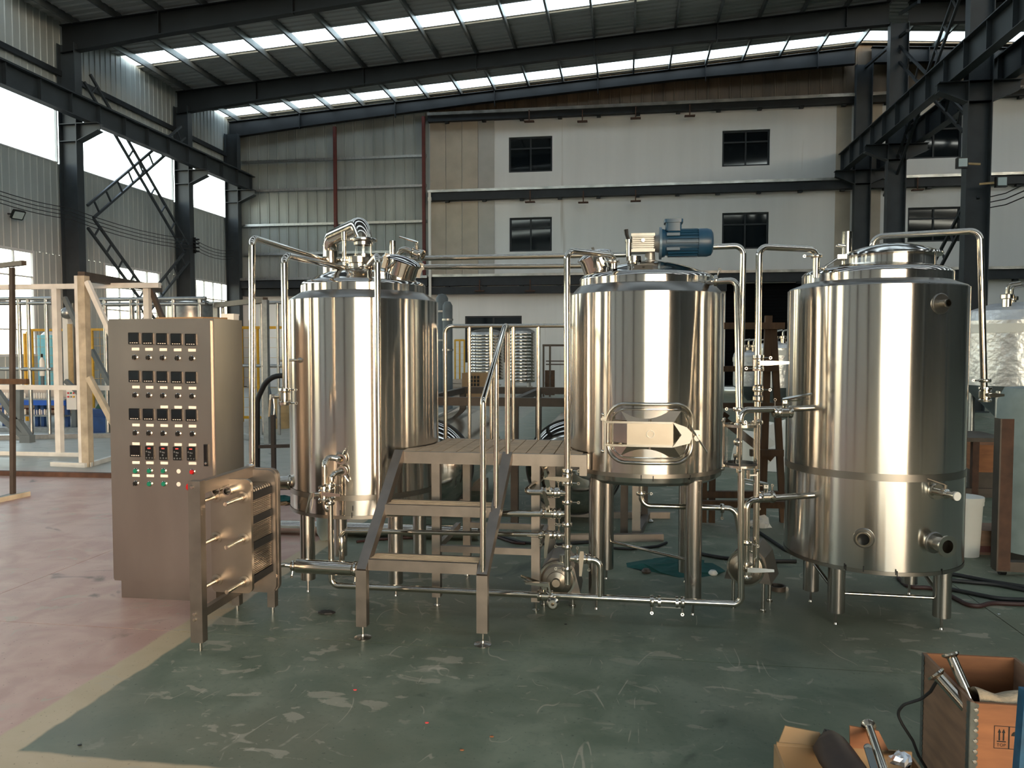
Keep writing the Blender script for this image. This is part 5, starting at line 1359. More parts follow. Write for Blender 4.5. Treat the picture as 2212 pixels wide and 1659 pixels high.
q = P(226, 870, 13.8); ob('hood', MB().prism([(-.35, -.3), (.4, -.3), (.4, .25), (.1, .3)], q, (1, 0, 0), (0, 0, 1), (0, .4, 0)), GREENP, t, True)
# cyan tank, white column, small extinguisher-like bottle
c = V((P(107, 760, 18.5).x, 18.5, 0)); z1 = P(107, 724, 18.5).z
t = thing('cyan_tank', 'pale cyan plastic tank behind the yellow mesh fence', 'tank', c)
ob('tank_body', MB().prism(rrect(.42, .42, .06, 4), c, (1, 0, 0), (0, 1, 0), (0, 0, z1)), TEAL, t); ob('tank_lid', MB().lathe([(.2, z1), (.12, z1 + .08), (0, z1 + .1)], c, Z3, 20), WPLAST, t)
c = V((P(143, 760, 16.2).x, 16.2, 0)); z1 = P(143, 682, 16.2).z
t = thing('white_column_machine', 'slim white column machine behind the white rack', 'machine', c)
ob('body', MB().box((c.x - .08, c.y, 0), (c.x + .06, c.y + .2, z1)), WPLAST, t, True)
ob('tube', MB().cyl((c.x + .13, c.y, .3), (c.x + .13, c.y, P(150, 700, 16.2).z), .07, n=14), OXB, t); ob('cap', MB().ball((c.x + .05, c.y, z1 + .06), .14, 12, 8), GALV, t)
c = V((P(165, 740, 15.2).x, 15.2, 0))
t = thing('dark_pipe_post', 'dark round post right of the slim white column machine', 'post', c)
ob('post', MB().cyl(c, V((c.x, c.y, P(165, 655, 15.2).z)), .065, n=14), BROWNST, t); ob('base', MB().cyl(c, c + V((0, 0, .03)), .12, n=14), BROWNST, t)
c = V((P(91, 790, 15.6).x, 15.6, 0)); z0, z1 = P(91, 812, 15.6).z, P(91, 772, 15.6).z
t = thing('gas_bottle', 'small white bottle with dark valve by the yellow fence', 'bottle', c)
ob('bottle_body', MB().lathe([(0, z0), (.055, z0), (.055, z1 - .08), (.02, z1), (0, z1)], c, Z3, 16), WPLAST, t); ob('bottle_valve', MB().cyl(c + V((0, 0, z1)), c + V((0, 0, z1 + .08)), .02, n=8), BLACK, t)
ob('bottle_stand', MB().cyl(c, c + V((0, 0, z0)), .04, n=10), GREYSTEEL, t)
# flood lamp and cables on the left wall
q = PX(40, 465, XL + .25)
t = thing('flood_lamp', 'square flood lamp on the left wall under the cables', 'lamp', q)
nn = V((.8, -.2, -.55)).normalized(); uu = V((.2, 1, 0)).normalized(); vv = nn.cross(uu)
ob('housing', MB().prism(rrect(.36, .28, .03, 2), q, uu, vv, nn * -.06), BLACK, t, True); ob('lens', MB().prism(rrect(.29, .21, .02, 2), q + nn * .002, uu, vv, nn * .004), LENS, t, True)
ob('bracket', MB().bar(q - nn * .05, V((XL, q.y - .1, q.z + .03)), .04, .04), BLACK, t, True)
for k in range(4):
    pts = []
    for (a, b) in (((0, 413 + 8.5 * k), (150, 449 + 8 * k)), ((150, 449 + 8 * k), (420, 517 + 7 * k)), ((420, 517 + 7 * k), (505, 541 + 6 * k))):
        A, B = PX(*a, -16.05), PX(*b, -16.05)
        for j in range(6): f = j / 6; p = A.lerp(B, f); pts.append(p - Z3 * .16 * 4 * f * (1 - f) * (1 if a[0] else .3))
    pts.append(B); pts.insert(0, pts[0] + (pts[0] - pts[1]) * 3)
    solo('wall_cable', MB().tube(pts, .012, 6), CABLE, 'thin black cable along the left columns, number %s from the top' % ('one', 'two', 'three', 'four')[k], 'cable', pts[0], 'cables along the left columns')
q = PX(423, 530, -16.2)
t = thing('cable_bracket', 'black cable bracket with insulators on the second left column', 'bracket', q)
ob('bar', MB().box((-16.31, q.y - .02, q.z - .3), (-16.2, q.y + .02, q.z + .3)), BLACK, t, True)
for k in range(4): ob('insulator', MB().cyl((-16.2, q.y, q.z + .22 - .15 * k), (-16.06, q.y, q.z + .22 - .15 * k), .035, n=8), BLACK, t)
for k in range(3):
    a, b = PX(2118, 430 + 11 * k, 9.3), PX(2235, 388 + 14 * k, 9.3)
    solo('wall_cable', MB().tube([a, (a + b) / 2 - Z3 * .08, b], .014, 6), CABLE, 'thin cable right of the nearest right column, number %s from the top' % ('one', 'two', 'three')[k], 'cable', a, 'cables right of the columns')
for (x, y, lab) in ((2040, 395, 'small flood lamp on the left side of the nearest right column'), (2128, 392, 'small flood lamp on the right side of the nearest right column')):
    q = PX(x, y, 8.8); q = V((8.8 + (.42 if x > 2100 else -.5), 20.95, q.z))
    t = thing('column_lamp', lab, 'lamp', q)
    ob('housing', MB().box((q.x - .13, q.y - .1, q.z - .13), (q.x + .13, q.y + .02, q.z + .13)), BLACK, t, True); ob('lens', MB().box((q.x - .10, q.y - .12, q.z - .10), (q.x + .10, q.y - .1, q.z + .10)), LENS, t, True)
    ob('arm', MB().bar(q + V((0, .0, 0)), V((8.8, 21.1, q.z)), .05, .05), OXB, t, True)
# ---- between cabinet and left tank
Y = 7.2; q = PZ(592, 1084); Y = q.y
t = thing('bent_pipe_stand', 'dark bent pipe stand on the floor left of the left tank', 'stand', q)
ob('post', MB().tube([P(556, 1010, Y), P(556, 862, Y), P(580, 812, Y), P(640, 811, Y)], .028, 10, .22), CABLE, t)
sq('upright', V((P(590, 900, Y).x, Y, 0)), P(590, 896, Y), .04, BROWNST, t)
for y in (965, 1042, 1056): sq('cross_bar', P(548, y, Y), P(632, y - 2, Y), .035, BROWNST, t)
sq('post_foot', V((P(556, 1010, Y).x, Y, 0)), P(556, 1010, Y), .05, BROWNST, t)
c = PZ(608, 925); z1 = P(608, 858, c.y).z
t = thing('grey_drum', 'grey-brown drum behind the pipes left of the left tank', 'drum', c)
ob('drum_body', MB().lathe([(0, 0), (.16, 0), (.16, z1 * .5), (.165, z1 * .52), (.16, z1 * .54), (.16, z1), (0, z1)], c, Z3, 24), OXB, t); ob('drum_rim', MB().ring((c.x, c.y, z1 - .02), Z3, .15, .168, .03), BROWNST, t)
def heap(name, c, rx, ry, h, m, lab, cat, seed, n=3):
    rnd = random.Random(seed); b = MB().ball((0, 0, 0), 1, 14, 8)
    vs = []
    for p in b.v:
        k = .72 + .5 * rnd.random() if abs(p.z) < .97 else 1
        vs.append(V((c.x + p.x * rx * k, c.y + p.y * ry * k, c.z + max(p.z * h * k, 0))))
    b.v = vs; return solo(name, b, m, lab, cat, c, None, None, True)
heap('rag_pile', PZ(606, 1084), .15, .12, .07, TEALC, 'heap of dark rags on the floor left of the left tank', 'rags', 3)
heap('paper_scrap', PZ(612, 1090), .08, .05, .03, CARD, 'scrap of brown paper on the rags left of the left tank', 'paper', 5)
a, b = PZ(594, 1138, .06), PZ(1034, 1152, .06)
t = thing('steel_duct', 'long steel duct pipe lying on the floor behind the left tank legs', 'pipe', (a + b) / 2 - Z3 * .06)
ob('duct', MB().cyl(a, b, .058, n=22), PIPE, t); ob('duct_end', MB().ring(a - (b - a).normalized() * .004, (b - a), .05, .0595, .02), FIT, t)
c = PZ(702, 1166)
t = thing('white_jug', 'greyish white plastic jug standing behind the left tank leg', 'jug', c)
ob('jug_body', MB().lathe([(0, 0), (.035, 0), (.065, .06), (.07, .2), (0, .22)], c, Z3, 20), GREYPL, t); ob('jug_neck', MB().cyl(c + Z3 * .2, c + Z3 * .26, .03, n=14), GREYPL, t)
for k, (pts, m_, lab) in enumerate((([(770, 1170), (800, 1166), (850, 1163), (905, 1160)], CABLER, 'thin red-brown hose on the floor behind the stairs'), ([(1060, 1148), (1090, 1160), (1130, 1172), (1200, 1176), (1290, 1170)], CABLE, 'black cable on the floor under the platform'), ([(1050, 1140), (1075, 1160), (1110, 1172), (1135, 1174)], CABLER, 'red cable on the floor under the platform'), ([(1305, 1182), (1360, 1186), (1420, 1180), (1440, 1172)], CABLE, 'black cable on the floor under the middle tank'))):
    p = [PZ(*q, .012) for q in pts]; solo('floor_hose', MB().tube(p, .011, 8, .1), m_, lab, 'hose', p[0])
# ---- storage tanks by the end wall
def ribtank(px_, Y, r, ytop, ybot, lab):
    c = V((P(px_, 700, Y).x, Y, 0)); z0, z1 = P(px_, ybot, Y).z, P(px_, ytop, Y).z
    t = thing('ribbed_tank', lab, 'tank', c, 'ribbed water tanks by the end wall')
    prof = [(r * .98, z0)]; n = 15
    for k in range(n):
        z = z0 + (z1 - z0) * k / n; h = (z1 - z0) / n
        prof += [(r, z + h * .25), (r, z + h * .75), (r * .975, z + h)]
    ob('tank_shell', MB().lathe(prof, c, Z3, 40), DOME, t)
    ob('tank_top', MB().lathe([(r * .98, z1), (r * .95, z1 + .06), (r * .6, z1 + .16), (r * .25, z1 + .2), (0, z1 + .21)], c, Z3, 40), GALV, t)
    ob('tank_base', MB().lathe([(0, z0 - .02), (r * .98, z0 - .02), (r * .98, z0)], c, Z3, 40), GALV, t)
    for a in range(4):
        d = V((math.cos(PI / 4 + a * PI / 2), math.sin(PI / 4 + a * PI / 2), 0)) * r * .8; ob('stand_leg', MB().bar(c + d * 1.1, c + d + Z3 * (z0 - .02), .06, .06), GALV, t, True)
    for q in (-1, 1): ob('stand_bar', MB().box((c.x - r * .75, c.y + q * r * .57 - .02, z0 * .45), (c.x + r * .75, c.y + q * r * .57 + .02, z0 * .45 + .06)), GALV, t, True)
ribtank(1050, 28.6, .68, 722, 818, 'ribbed steel water tank left, behind the stair handrail')
ribtank(1124, 28.2, .56, 719, 824, 'ribbed steel water tank right, nearest the bare end wall')
for k, (px_, ytop, r, Y, lab) in enumerate(((955, 636, .17, 21.0, 'tall dark steel cylinder showing right of the left tank'), (967, 652, .13, 20.0, 'slimmer dark steel cylinder right of the left tank'))):
    c = V((P(px_, 700, Y).x, Y, 0)); z1 = P(px_, ytop, Y).z
    t = thing('tall_cylinder', lab, 'cylinder', c)
    ob('shell', MB().lathe([(0, .1), (r, .15), (r, z1 - .1), (r * .6, z1), (0, z1 + .02)], c, Z3, 24), GREYSTEEL, t); ob('foot_ring', MB().ring(c, Z3, r * .7, r, .16), GREYSTEEL, t)
    for z in (z1 - .5, z1 - 1.3): ob('band', MB().ring((c.x, c.y, z), Z3, r, r + .02, .05), GALV, t)
# crate and sacks
a, b = P(998, 850, 24.0), P(1058, 806, 24.0)
t = thing('pallet_crate', 'tan crate with a grid of dark openings near the ribbed tanks', 'crate', ((a.x + b.x) / 2, 24.0, 0))
ob('crate_body', MB().box((a.x, 24.0, 0), (b.x, 24.8, b.z)), CARD, t, True)
for i in range(3):
    for j in range(5):
        q = P(1019 + 7 * i, 815 + 8 * j, 24.0); ob('opening', MB().box((q.x - .035, 23.985, q.z - .045), (q.x + .035, 24.0, q.z + .045)), BLACK, t, True)
for k, y in enumerate((848, 840, 832, 823, 815)):
    q = P(989, y, 24.6); c = V((q.x + .03 * math.sin(k * 2.1), 24.6, .07 + .125 * k))
    solo('sack', MB().prism(rrect(.46, .14, .065, 5), c - V((0, .28, 0)), (1, 0, 0), (0, 0, 1), (0, .55, 0)), SACK, 'pale stuffed sack, %s in the pile beside the tan crate' % ('bottom one', 'second from the bottom', 'middle one', 'second from the top', 'topmost')[k], 'sack', c - Z3 * .07, 'pile of sacks')
heap('plastic_bundle', PZ(958, 862), .32, .3, .75, mat('plastic_film', '#8f98a0', .25, noise=.4, nscale=6, bump=.6, bscale=7), 'bundle wrapped in crumpled clear film beside the left tank', 'bundle', 8)
c = V((P(1024, 790, 25.5).x, 25.5, 0))
# pipe stand and board by the wall
Y = 26.0; t = thing('tube_rack', 'thin steel tube rack left of the middle tank, by the wall', 'rack', (P(1195, 800, Y).x, Y, 0))
zt = P(1195, 746, Y).z
for px_ in (1174, 1188): x = P(px_, 800, Y).x; sq('post', (x, Y, 0), (x, Y, zt), .06, BROWNST, t)
sq('rail', (P(1172, 746, Y).x, Y, zt), (P(1222, 746, Y).x, Y, zt), .07, BROWNST, t)
for y in (780, 787): z = P(1195, y, Y).z; sq('arm', (P(1180, y, Y).x, Y - .1, z), (P(1222, y, Y).x, Y - .1, z), .04, BROWNST, t)
a, b = P(1177, 843, 27.0), P(1198, 800, 27.0)
t = thing('wood_board', 'brown wooden board leaning by the end wall behind the tube rack', 'board', ((a.x + b.x) / 2, 27.0, 0))
ob('board', MB().box((a.x, 27.0, 0), (b.x, 27.08, b.z)), TIMBER, t, True); ob('batten', MB().box((a.x, 26.96, b.z * .45), (b.x, 27.0, b.z * .45 + .08)), TIMBER, t, True)
# horizontal tanks with dished ends
def lying(px_, py_, Y, r, L, lab, seed):
    c = P(px_, py_, Y)
    t = thing('lying_tank', lab, 'tank', (c.x, Y + L / 2, 0), 'lying tanks behind the platform')
    ob('shell', MB().lathe([(r, 0), (r, L)], c, (0, 1, 0), 56), DOME, t)
    prof = [(r, 0)] + [(r * math.cos(PI / 2 * k / 8) ** .75 if k < 8 else 0, -.20 * math.sin(PI / 2 * k / 8)) for k in range(1, 9)]
    ob('dished_end', MB().lathe(prof, c, (0, 1, 0), 56), DOME, t)
    ob('end_rim', MB().ring(c - V((0, .01, 0)), (0, 1, 0), r - .01, r + .012, .05, 56), GASKET, t)
    ob('far_end', MB().lathe([(r, 0), (r * .7, .12), (0, .17)], c + V((0, L, 0)), (0, 1, 0), 40), DOME, t)
    ob('drain_nozzle', MB().ring(c + V((-r * .5, -.16, .04)), (-.2, -1, 0), .025, .035, .12), FIT, t)
    for y in (.25, L - .25): ob('saddle', MB().box((c.x - r * .75, Y + y - .04, 0), (c.x + r * .75, Y + y + .04, max(.05, c.z - r * .80))), FRAME, t, True)
lying(922, 1006, 7.1, .44, 1.7, 'lying steel tank with a domed end behind the left tank and platform', 1)
lying(1240, 1008, 7.1, .44, 1.7, 'lying steel tank with a domed end seen under the platform and middle tank', 2)
Y = 6.75; t = thing('tank_cradle', 'low square tube frame around the two lying tanks', 'frame', (P(1112, 870, Y).x, Y, 0))
z = P(1112, 868, Y).z
xs = [P(x, 868, Y).x for x in (905, 1112, 1350)]
sq('front_rail', (xs[0], Y, z), (xs[2], Y, z), .075, BROWNST, t); sq('back_rail', (xs[0], Y + 1.9, z), (xs[2], Y + 1.9, z), .075, BROWNST, t)
for x in xs: sq('side_rail', (x, Y, z), (x, Y + 1.9, z), .06, BROWNST, t)
for x in xs:
    for y in (Y, Y + 1.9): sq('post', (x, y, 0), (x, y, z), .065, BROWNST, t)
b0, b1 = PZ(1215, 1162, .03), PZ(1432, 1160, .03); sq('foot_bar', b0, b1, .06, FRAME, t)
b0 = PZ(1374, 1150, .03); sq('foot_post', b0, b0 + V((0, 0, .95)), .07, FRAME, t); sq('foot_bar', PZ(1300, 1112, .03), PZ(1446, 1112, .03), .06, FRAME, t); sq('foot_brace', PZ(1378, 1150, .03), PZ(1398, 1112, .03), .06, FRAME, t)
b0 = PZ(1392, 1116, .03); sq('foot_post', b0, b0 + V((0, 0, .9)), .06, BROWNST, t)
# ---- between middle and right tank
c = PZ(1690, 1128); Y = c.y
t = thing('timber_trestle', 'brown timber trestle standing between the middle and right tanks', 'trestle', (P(1660, 900, Y).x, Y, 0))
def pp(x, y, dy=0): return P(x, y, Y + dy)
sq('post', V((pp(1652, 690).x, Y, 0)), pp(1660, 682), .062, TIMBER, t); sq('leg', V((pp(1692, 1100).x, Y, 0)), pp(1670, 705), .058, TIMBER, t)
sq('top_beam', pp(1530, 704, -.03), pp(1694, 704, -.03), .07, TIMBER, t, .06); sq('middle_beam', pp(1540, 797, -.03), pp(1680, 796, -.03), .06, TIMBER, t, .05)
sq('lower_beam', pp(1540, 876, -.03), pp(1690, 876, -.03), .06, TIMBER, t, .05); sq('lower_beam', pp(1620, 978, -.04), pp(1692, 978, -.04), .07, TIMBER, t, .06)
sq('brace', pp(1560, 905, .06), pp(1660, 1000, .06) if False else pp(1668, 990, .06), .07, TIMBER, t); sq('brace', pp(1570, 893, .08), pp(1535, 935, .08), .06, TIMBER, t)
sq('base_beam', pp(1515, 1068, -.1), pp(1682, 1068, -.1), .06, TIMBER, t); sq('base_beam', pp(1515, 1088, -.3), pp(1696, 1090, -.3), .06, TIMBER, t)
for px_ in (1517, 1535): sq('leg', V((pp(px_, 1100).x, Y - .1, 0)), pp(px_ + 6, 880, -.1), .055, TIMBER, t)
def wraptank(px_, Y, r, ytop, ybot, lab, dome=.25, legs_=True):
    c = V((P(px_, 700, Y).x, Y, 0)); z1, z0 = P(px_, ytop, Y - r * .9).z, P(px_, ybot, Y - r).z
    t = thing('wrapped_fermenter', lab, 'tank', c, 'film wrapped fermenters at the right')
    h = z1 - z0
    ob('shell', MB().lathe([(r, z0), (r * 1.015, z0 + h * .2), (r, z0 + h * .5), (r * 1.01, z1)], c, Z3, 48), WRAP, t)
    ob('top_dome', MB().lathe([(r * 1.01, z1), (r * .95, z1 + dome * .5), (r * .5, z1 + dome * .9), (0, z1 + dome)], c, Z3, 48), WRAP, t)
    ob('cone', MB().lathe([(r, z0), (r * .15, max(.25, z0 - r * .9)), (0, max(.25, z0 - r * .9))], c, Z3, 40), GREYSTEEL, t)
    ob('top_band', MB().ring((c.x, c.y, z1 - .14), Z3, r, r + .015, .10, 48), WPLAST, t)
    for k, (dx, dy) in enumerate(((-.45, -.5), (.1, -.6), (.5, -.4), (-.1, .1))):
        q = V((c.x + dx * r, c.y + dy * r, z1 + dome * .6)); ob('top_fitting', MB().lathe([(.05, 0), (.05, .1), (.07, .11), (.07, .15), (0, .17)], q, Z3, 14), FIT, t)
        ob('fitting_elbow', MB().tube([q + Z3 * .12, q + Z3 * .26, q + V((.12, -.03, .28))], .02, 8, .05), FIT, t)
    for a in range(4):
        d = V((math.cos(PI / 4 + a * PI / 2), math.sin(PI / 4 + a * PI / 2), 0)) * r * .85; ob('leg', MB().cyl(c + d, c + d + Z3 * (z0 + .05), .035, n=10), GALV, t)
wraptank(1622, 17.5, .36, 768, 835, 'small film wrapped fermenter left of the timber trestle', .12)
wraptank(1682, 16.0, .42, 752, 838, 'film wrapped fermenter behind the timber trestle, touching the right tank', .14)
wraptank(2200, 9.6, .56, 690, 836, 'large film wrapped fermenter right of the right tank', .22)
heap('white_cover', PZ(1672, 1012), .55, .3, .62, WPLAST, 'white sheet covered heap behind the timber trestle', 'cover', 12)
heap('paper_bag', PZ(1640, 1138), .10, .07, .10, PAPER, 'crumpled white paper bag on the floor behind the pump', 'bag', 14)
heap('teal_cloth', PZ(1462, 1225), .32, .22, .035, TEALC, 'dark teal cloth spread on the floor under the middle tank', 'cloth', 21)
c = PZ(1679, 1274)
t = thing('hose_ring', 'dark steel ring lying on the floor left of the right tank', 'ring', c)
ob('ring', MB().ring(c, Z3, .045, .055, .03, 28), BROWNST, t); ob('ring_lug', MB().box((c.x + .05, c.y - .015, 0), (c.x + .07, c.y + .015, .02)), FIT, t, True)
for k, (x, y, m_, lab) in enumerate(((1404, 1128, FIT, 'small steel fitting on the floor under the middle tank'), (1396, 1237, BROWNST, 'short pipe stub on the floor behind the low line'), (1540, 1241, PAPER, 'white disc on the floor right of the middle tank'))):
    c = PZ(x, y); solo('floor_fitting', MB().lathe([(.0, 0), (.03, 0), (.035, .012), (.02, .03), (0, .03)], c, Z3, 14), m_, lab, 'fitting', c)
# long pipe from the right tank dome
a = P(1885, 516, 5.30); b = P(2117, 498, 5.12); z = b.z
t = run('dome_riser', 'long pipe rising over the right tank lid and hanging down on its right', [(a.x, a.y, 2.05), (a.x, a.y, z), (b.x, b.y, z), (P(2126, 832, 5.12).x, 5.12, P(2128, 838, 5.12).z)], .0195, .06)
e = P(2128, 822, 5.12); clampring(e, Z3, .021, t, (-1, 0, 0)); valve(P(2128, 852, 5.12), Z3, .024, (0, -.5, 0), (1, .2, 0), t, .08, False)

# ---- right side clutter
Y = 8.2; t = thing('work_table', 'low brown steel table behind the right tank', 'table', (P(2110, 1000, Y).x, Y, 0))
z = P(2110, 946, Y).z; ob('table_top', MB().box((P(2060, 940, Y).x, Y, z - .04), (P(2185, 940, Y).x, Y + .7, z)), BROWNST, t, True)
for px_ in (2070, 2108, 2180): x = P(px_, 1000, Y).x; sq('leg', (x, Y + .03, 0), (x, Y + .03, z - .04), .06, RUST, t)
sq('shelf_bar', (P(2060, 1061, Y).x, Y + .03, P(2110, 1061, Y).z), (P(2185, 1061, Y).x, Y + .03, P(2110, 1061, Y).z), .05, BROWNST, t)
a, b = P(2114, 1020, 8.9), P(2175, 962, 8.9)
t = thing('copper_box', 'reddish plywood box behind the brown table leg', 'box', ((a.x + b.x) / 2, 8.9, 0))
ob('box_side', MB().box((a.x, 8.9, a.z), (b.x, 9.2, b.z)), WOODO, t, True); ob('box_stand', MB().box((a.x, 8.92, 0), (b.x, 9.18, a.z)), BROWNST, t, True)
c = PZ(2084, 1198); z1 = P(2090, 1080, c.y - .1).z; r = .115
t = thing('white_bucket', 'white plastic bucket behind the right edge of the right tank', 'bucket', c)
ob('bucket_body', MB().lathe([(0, 0), (r * .85, 0), (r, z1 - .05), (r * 1.06, z1 - .05), (r * 1.06, z1), (0, z1)], c, Z3, 32), WPLAST, t); ob('bucket_lid', MB().lathe([(r * 1.08, z1 - .02), (r * 1.08, z1 + .012), (0, z1 + .018)], c, Z3, 32), WPLAST, t)
a, b = PZ(2112, 1198), PZ(2190, 1204); z1 = P(2112, 1146, a.y).z
t = thing('brown_carton', 'brown carton with red stripe behind the leaning brown angle', 'box', (a + b) / 2)
ob('carton_body', MB().box((a.x, a.y, 0), (b.x, a.y + .3, z1)), WOOD, t, True); ob('carton_stripe', MB().box((a.x + .002, a.y - .002, .02), (b.x, a.y, .07)), REDOX, t, True)
c = PZ(2170, 1245); z1 = P(2170, 905, c.y).z
t = thing('angle_stand', 'tall red-brown steel angle standing before the grey cylinder', 'stand', c)
ob('angle_web', MB().box((c.x - .055, c.y, .04), (c.x - .045, c.y + .09, z1)), BROWNST, t, True); ob('angle_flange', MB().box((c.x - .045, c.y, .04), (c.x + .035, c.y + .01, z1)), RUST, t, True)
ob('base_bar', MB().box((c.x - .05, c.y + .01, .03), (c.x + .6, c.y + .08, .10)), BROWNST, t, True); ob('caster', MB().cyl((c.x - .02, c.y + .04, .03), (c.x + .02, c.y + .04, .03), .03, n=12), BLACK, t)
Yc = 6.25; c = V((P(2252, 1000, Yc).x, Yc, 0)); z0, z1 = .10, P(2212, 838, Yc).z; r = .30
t = thing('grey_cylinder', 'upright grey film covered cylinder at the right edge', 'cylinder', c)
ob('cylinder_body', MB().lathe([(0, z0), (r, z0), (r * 1.02, .5), (r, z1 - .1), (r * .85, z1), (0, z1 + .02)], c, Z3, 40), GREYPL, t)
ob('cylinder_base', MB().cyl((c.x, c.y, 0), (c.x, c.y, z0), r * .8, n=24), BROWNST, t)
for k, (pts, m_, lab) in enumerate((
    ([(1640, 1150), (1700, 1190), (1760, 1205), (1850, 1216), (1960, 1232), (2060, 1240), (2140, 1256), (2240, 1272), (2480, 1330)], CABLE, 'thick black cable, upper one on the floor right of the right tank'),
    ([(2040, 1252), (2100, 1258), (2150, 1262), (2240, 1280), (2480, 1345)], CABLE, 'black cable, second one on the floor right of the right tank'),
    ([(2050, 1272), (2110, 1284), (2160, 1294), (2240, 1296), (2480, 1310)], CABLE, 'black cable, third one on the floor right of the right tank'),
    ([(1930, 1222), (1942, 1250), (1965, 1270), (2010, 1268), (2050, 1285), (2103, 1314), (2140, 1302), (2180, 1304), (2240, 1306), (2480, 1330)], CABLER, 'red-black cable, lowest one on the floor right of the right tank'),
    ([(1500, 1194), (1560, 1205), (1640, 1212), (1720, 1212)], CABLE, 'black cable on the floor between the middle and right tanks'))):
    p = [PZ(*q, .014) for q in pts]; solo('floor_cable', MB().tube(p, .014, 8, .25), m_, lab, 'cable', p[0], 'cables on the floor')
for k, (x, y, m_, lab) in enumerate(((705, 1326, GASKET, 'dark oily scrap on the floor under the low line by the stairs'), (1222, 1349, BLACK, 'tiny black scrap on the floor right of the stair foot'), (2158, 1327, FOIL, 'silver nut on the floor below the cables at right'), (767, 1491, REDLAB, 'small red chip on the green floor left of centre'), (922, 1562, REDLAB, 'small red chip on the green floor below centre'), (1062, 1592, WOODO, 'orange chip on the green floor, upper one near the bottom edge'), (998, 1621, WOODO, 'orange chip on the green floor, lower one near the bottom edge'), (172, 1610, BLACK, 'black speck on the corner of the green floor'))):
    c = PZ(x, y); s_ = .04 if k == 0 else .009
    solo('floor_scrap', MB().ball(c + Z3 * s_ * .25, s_, 7, 5, (1.5 if k == 0 else 1.1, .8, .3)), m_, lab, 'scrap', c, 'scraps on the floor', None, True)
# ---- foreground crate with pipes
CX0, CX1, CY0, CY1, CH, TH = 1.142, 1.475, 2.70, 3.12, .432, .012
t = thing('plywood_crate', 'open plywood crate with tin edge strips at the lower right', 'crate', ((CX0 + CX1) / 2, (CY0 + CY1) / 2, 0))
ob('side_panel', MB().box((CX0, CY0, 0), (CX0 + TH, CY1, CH)), WOOD, t, True); ob('side_panel', MB().box((CX1 - TH, CY0, 0), (CX1, CY1, CH)), WOOD, t, True)
ob('front_panel', MB().box((CX0 + TH, CY0, 0), (CX1 - TH, CY0 + TH, CH - .004)), WOODO, t, True); ob('back_panel', MB().box((CX0 + TH, CY1 - TH, 0), (CX1 - TH, CY1, CH)), WOODO, t, True)
ob('bottom_panel', MB().box((CX0 + TH, CY0 + TH, 0), (CX1 - TH, CY1 - TH, .012)), WOOD, t, True)
def strip(o, u, v, w_, L):
    n = 22; poly = []
    for k in range(n): poly += [(.0, L * k / n), (.026, L * (k + .15) / n), (.026, L * (k + .6) / n), (.020, L * (k + .75) / n)]
    poly += [(.0, L)]
    pts = [(0, 0)] + [(x, y) for x, y in poly if x > 0] + [(0, L)]
    s_ = ob('tin_strip', MB().prism(pts, o, u, v, w_), TIN, t, True)
    return s_
s1 = strip((CX0 - .001, CY0 - .001, 0), (1, 0, 0), Z3, V((0, -.0015, 0)), CH); s2 = strip((CX0 - .001, CY0 - .001, 0), (0, 1, 0), Z3, V((-.0015, 0, 0)), CH); s3 = strip((CX0 - .001, CY1, 0), (0, -1, 0), Z3, V((-.0015, 0, 0)), CH)
for k in range(12):
    z = .02 + CH * k / 12.3; ob('strip_nail', MB().lathe([(.0075, 0), (.006, .003), (0, .0035)], (CX0 + .016, CY0 - .0025, z), (0, -1, 0), 10), FIT, s1)
# printed handling symbols: boxed double arrow over TOP, and an umbrella box
def printed(name, mb): return ob(name, mb, INK, t, True)
def fr(px_, py_): p = P(px_, py_, CY0); return p
q0, q1 = fr(2146, 1616), fr(2180, 1569); yk = CY0 - .0008
W_, H_ = q1.x - q0.x, q1.z - q0.z
def frame_(x, z, w_, h, s_=.0022):
    b = MB()
    vs = []
    for i, (dx, dz) in enumerate(((0, 0), (w_, 0), (w_, h), (0, h))): vs.append((x + dx, yk, z + dz))
    for i, (dx, dz) in enumerate(((s_, s_), (w_ - s_, s_), (w_ - s_, h - s_), (s_, h - s_))): vs.append((x + dx, yk, z + dz))
    return b.add(vs, [(i, (i + 1) % 4, 4 + (i + 1) % 4, 4 + i) for i in range(4)])
printed('symbol_frame', frame_(q0.x, q0.z, W_, H_)); printed('symbol_frame', frame_(q0.x + W_, q0.z, W_, H_))
for k in (.36, .64):
    x = q0.x + W_ * k; z0 = q0.z + H_ * .36; z1 = q0.z + H_ * .88
    printed('up_arrow', MB().add([(x - .0024, yk, z0), (x + .0024, yk, z0), (x + .0024, yk, z1 - .014), (x + .0055, yk, z1 - .014), (x, yk, z1), (x - .0055, yk, z1 - .014), (x - .0024, yk, z1 - .014)], [(0, 1, 2, 3, 4, 5, 6)]))
printed('arrow_base', MB().box((q0.x + W_ * .2, yk - .0002, q0.z + H_ * .29), (q0.x + W_ * .8, yk, q0.z + H_ * .34)))
um = [(math.cos(a) * W_ * .36, math.sin(a) * W_ * .36) for a in [PI * k / 10 for k in range(11)]]
printed('umbrella_print', MB().add([(q0.x + W_ * 1.5 + x, yk, q0.z + H_ * .58 + z) for x, z in um], [tuple(range(11))]))
printed('umbrella_stick', MB().box((q0.x + W_ * 1.48, yk - .0002, q0.z + H_ * .32), (q0.x + W_ * 1.52, yk, q0.z + H_ * .6)))
fc = bpy.data.curves.new('print_text', 'FONT'); fc.body = 'TOP'; fc.size = .0145; fc.align_x = 'CENTER'; fc.extrude = .0002
ft = bpy.data.objects.new('print_text', fc); col.objects.link(ft)
bpy.context.view_layer.update()
tm = bpy.data.meshes.new_from_object(ft.evaluated_get(bpy.context.evaluated_depsgraph_get()))
bpy.data.objects.remove(ft)
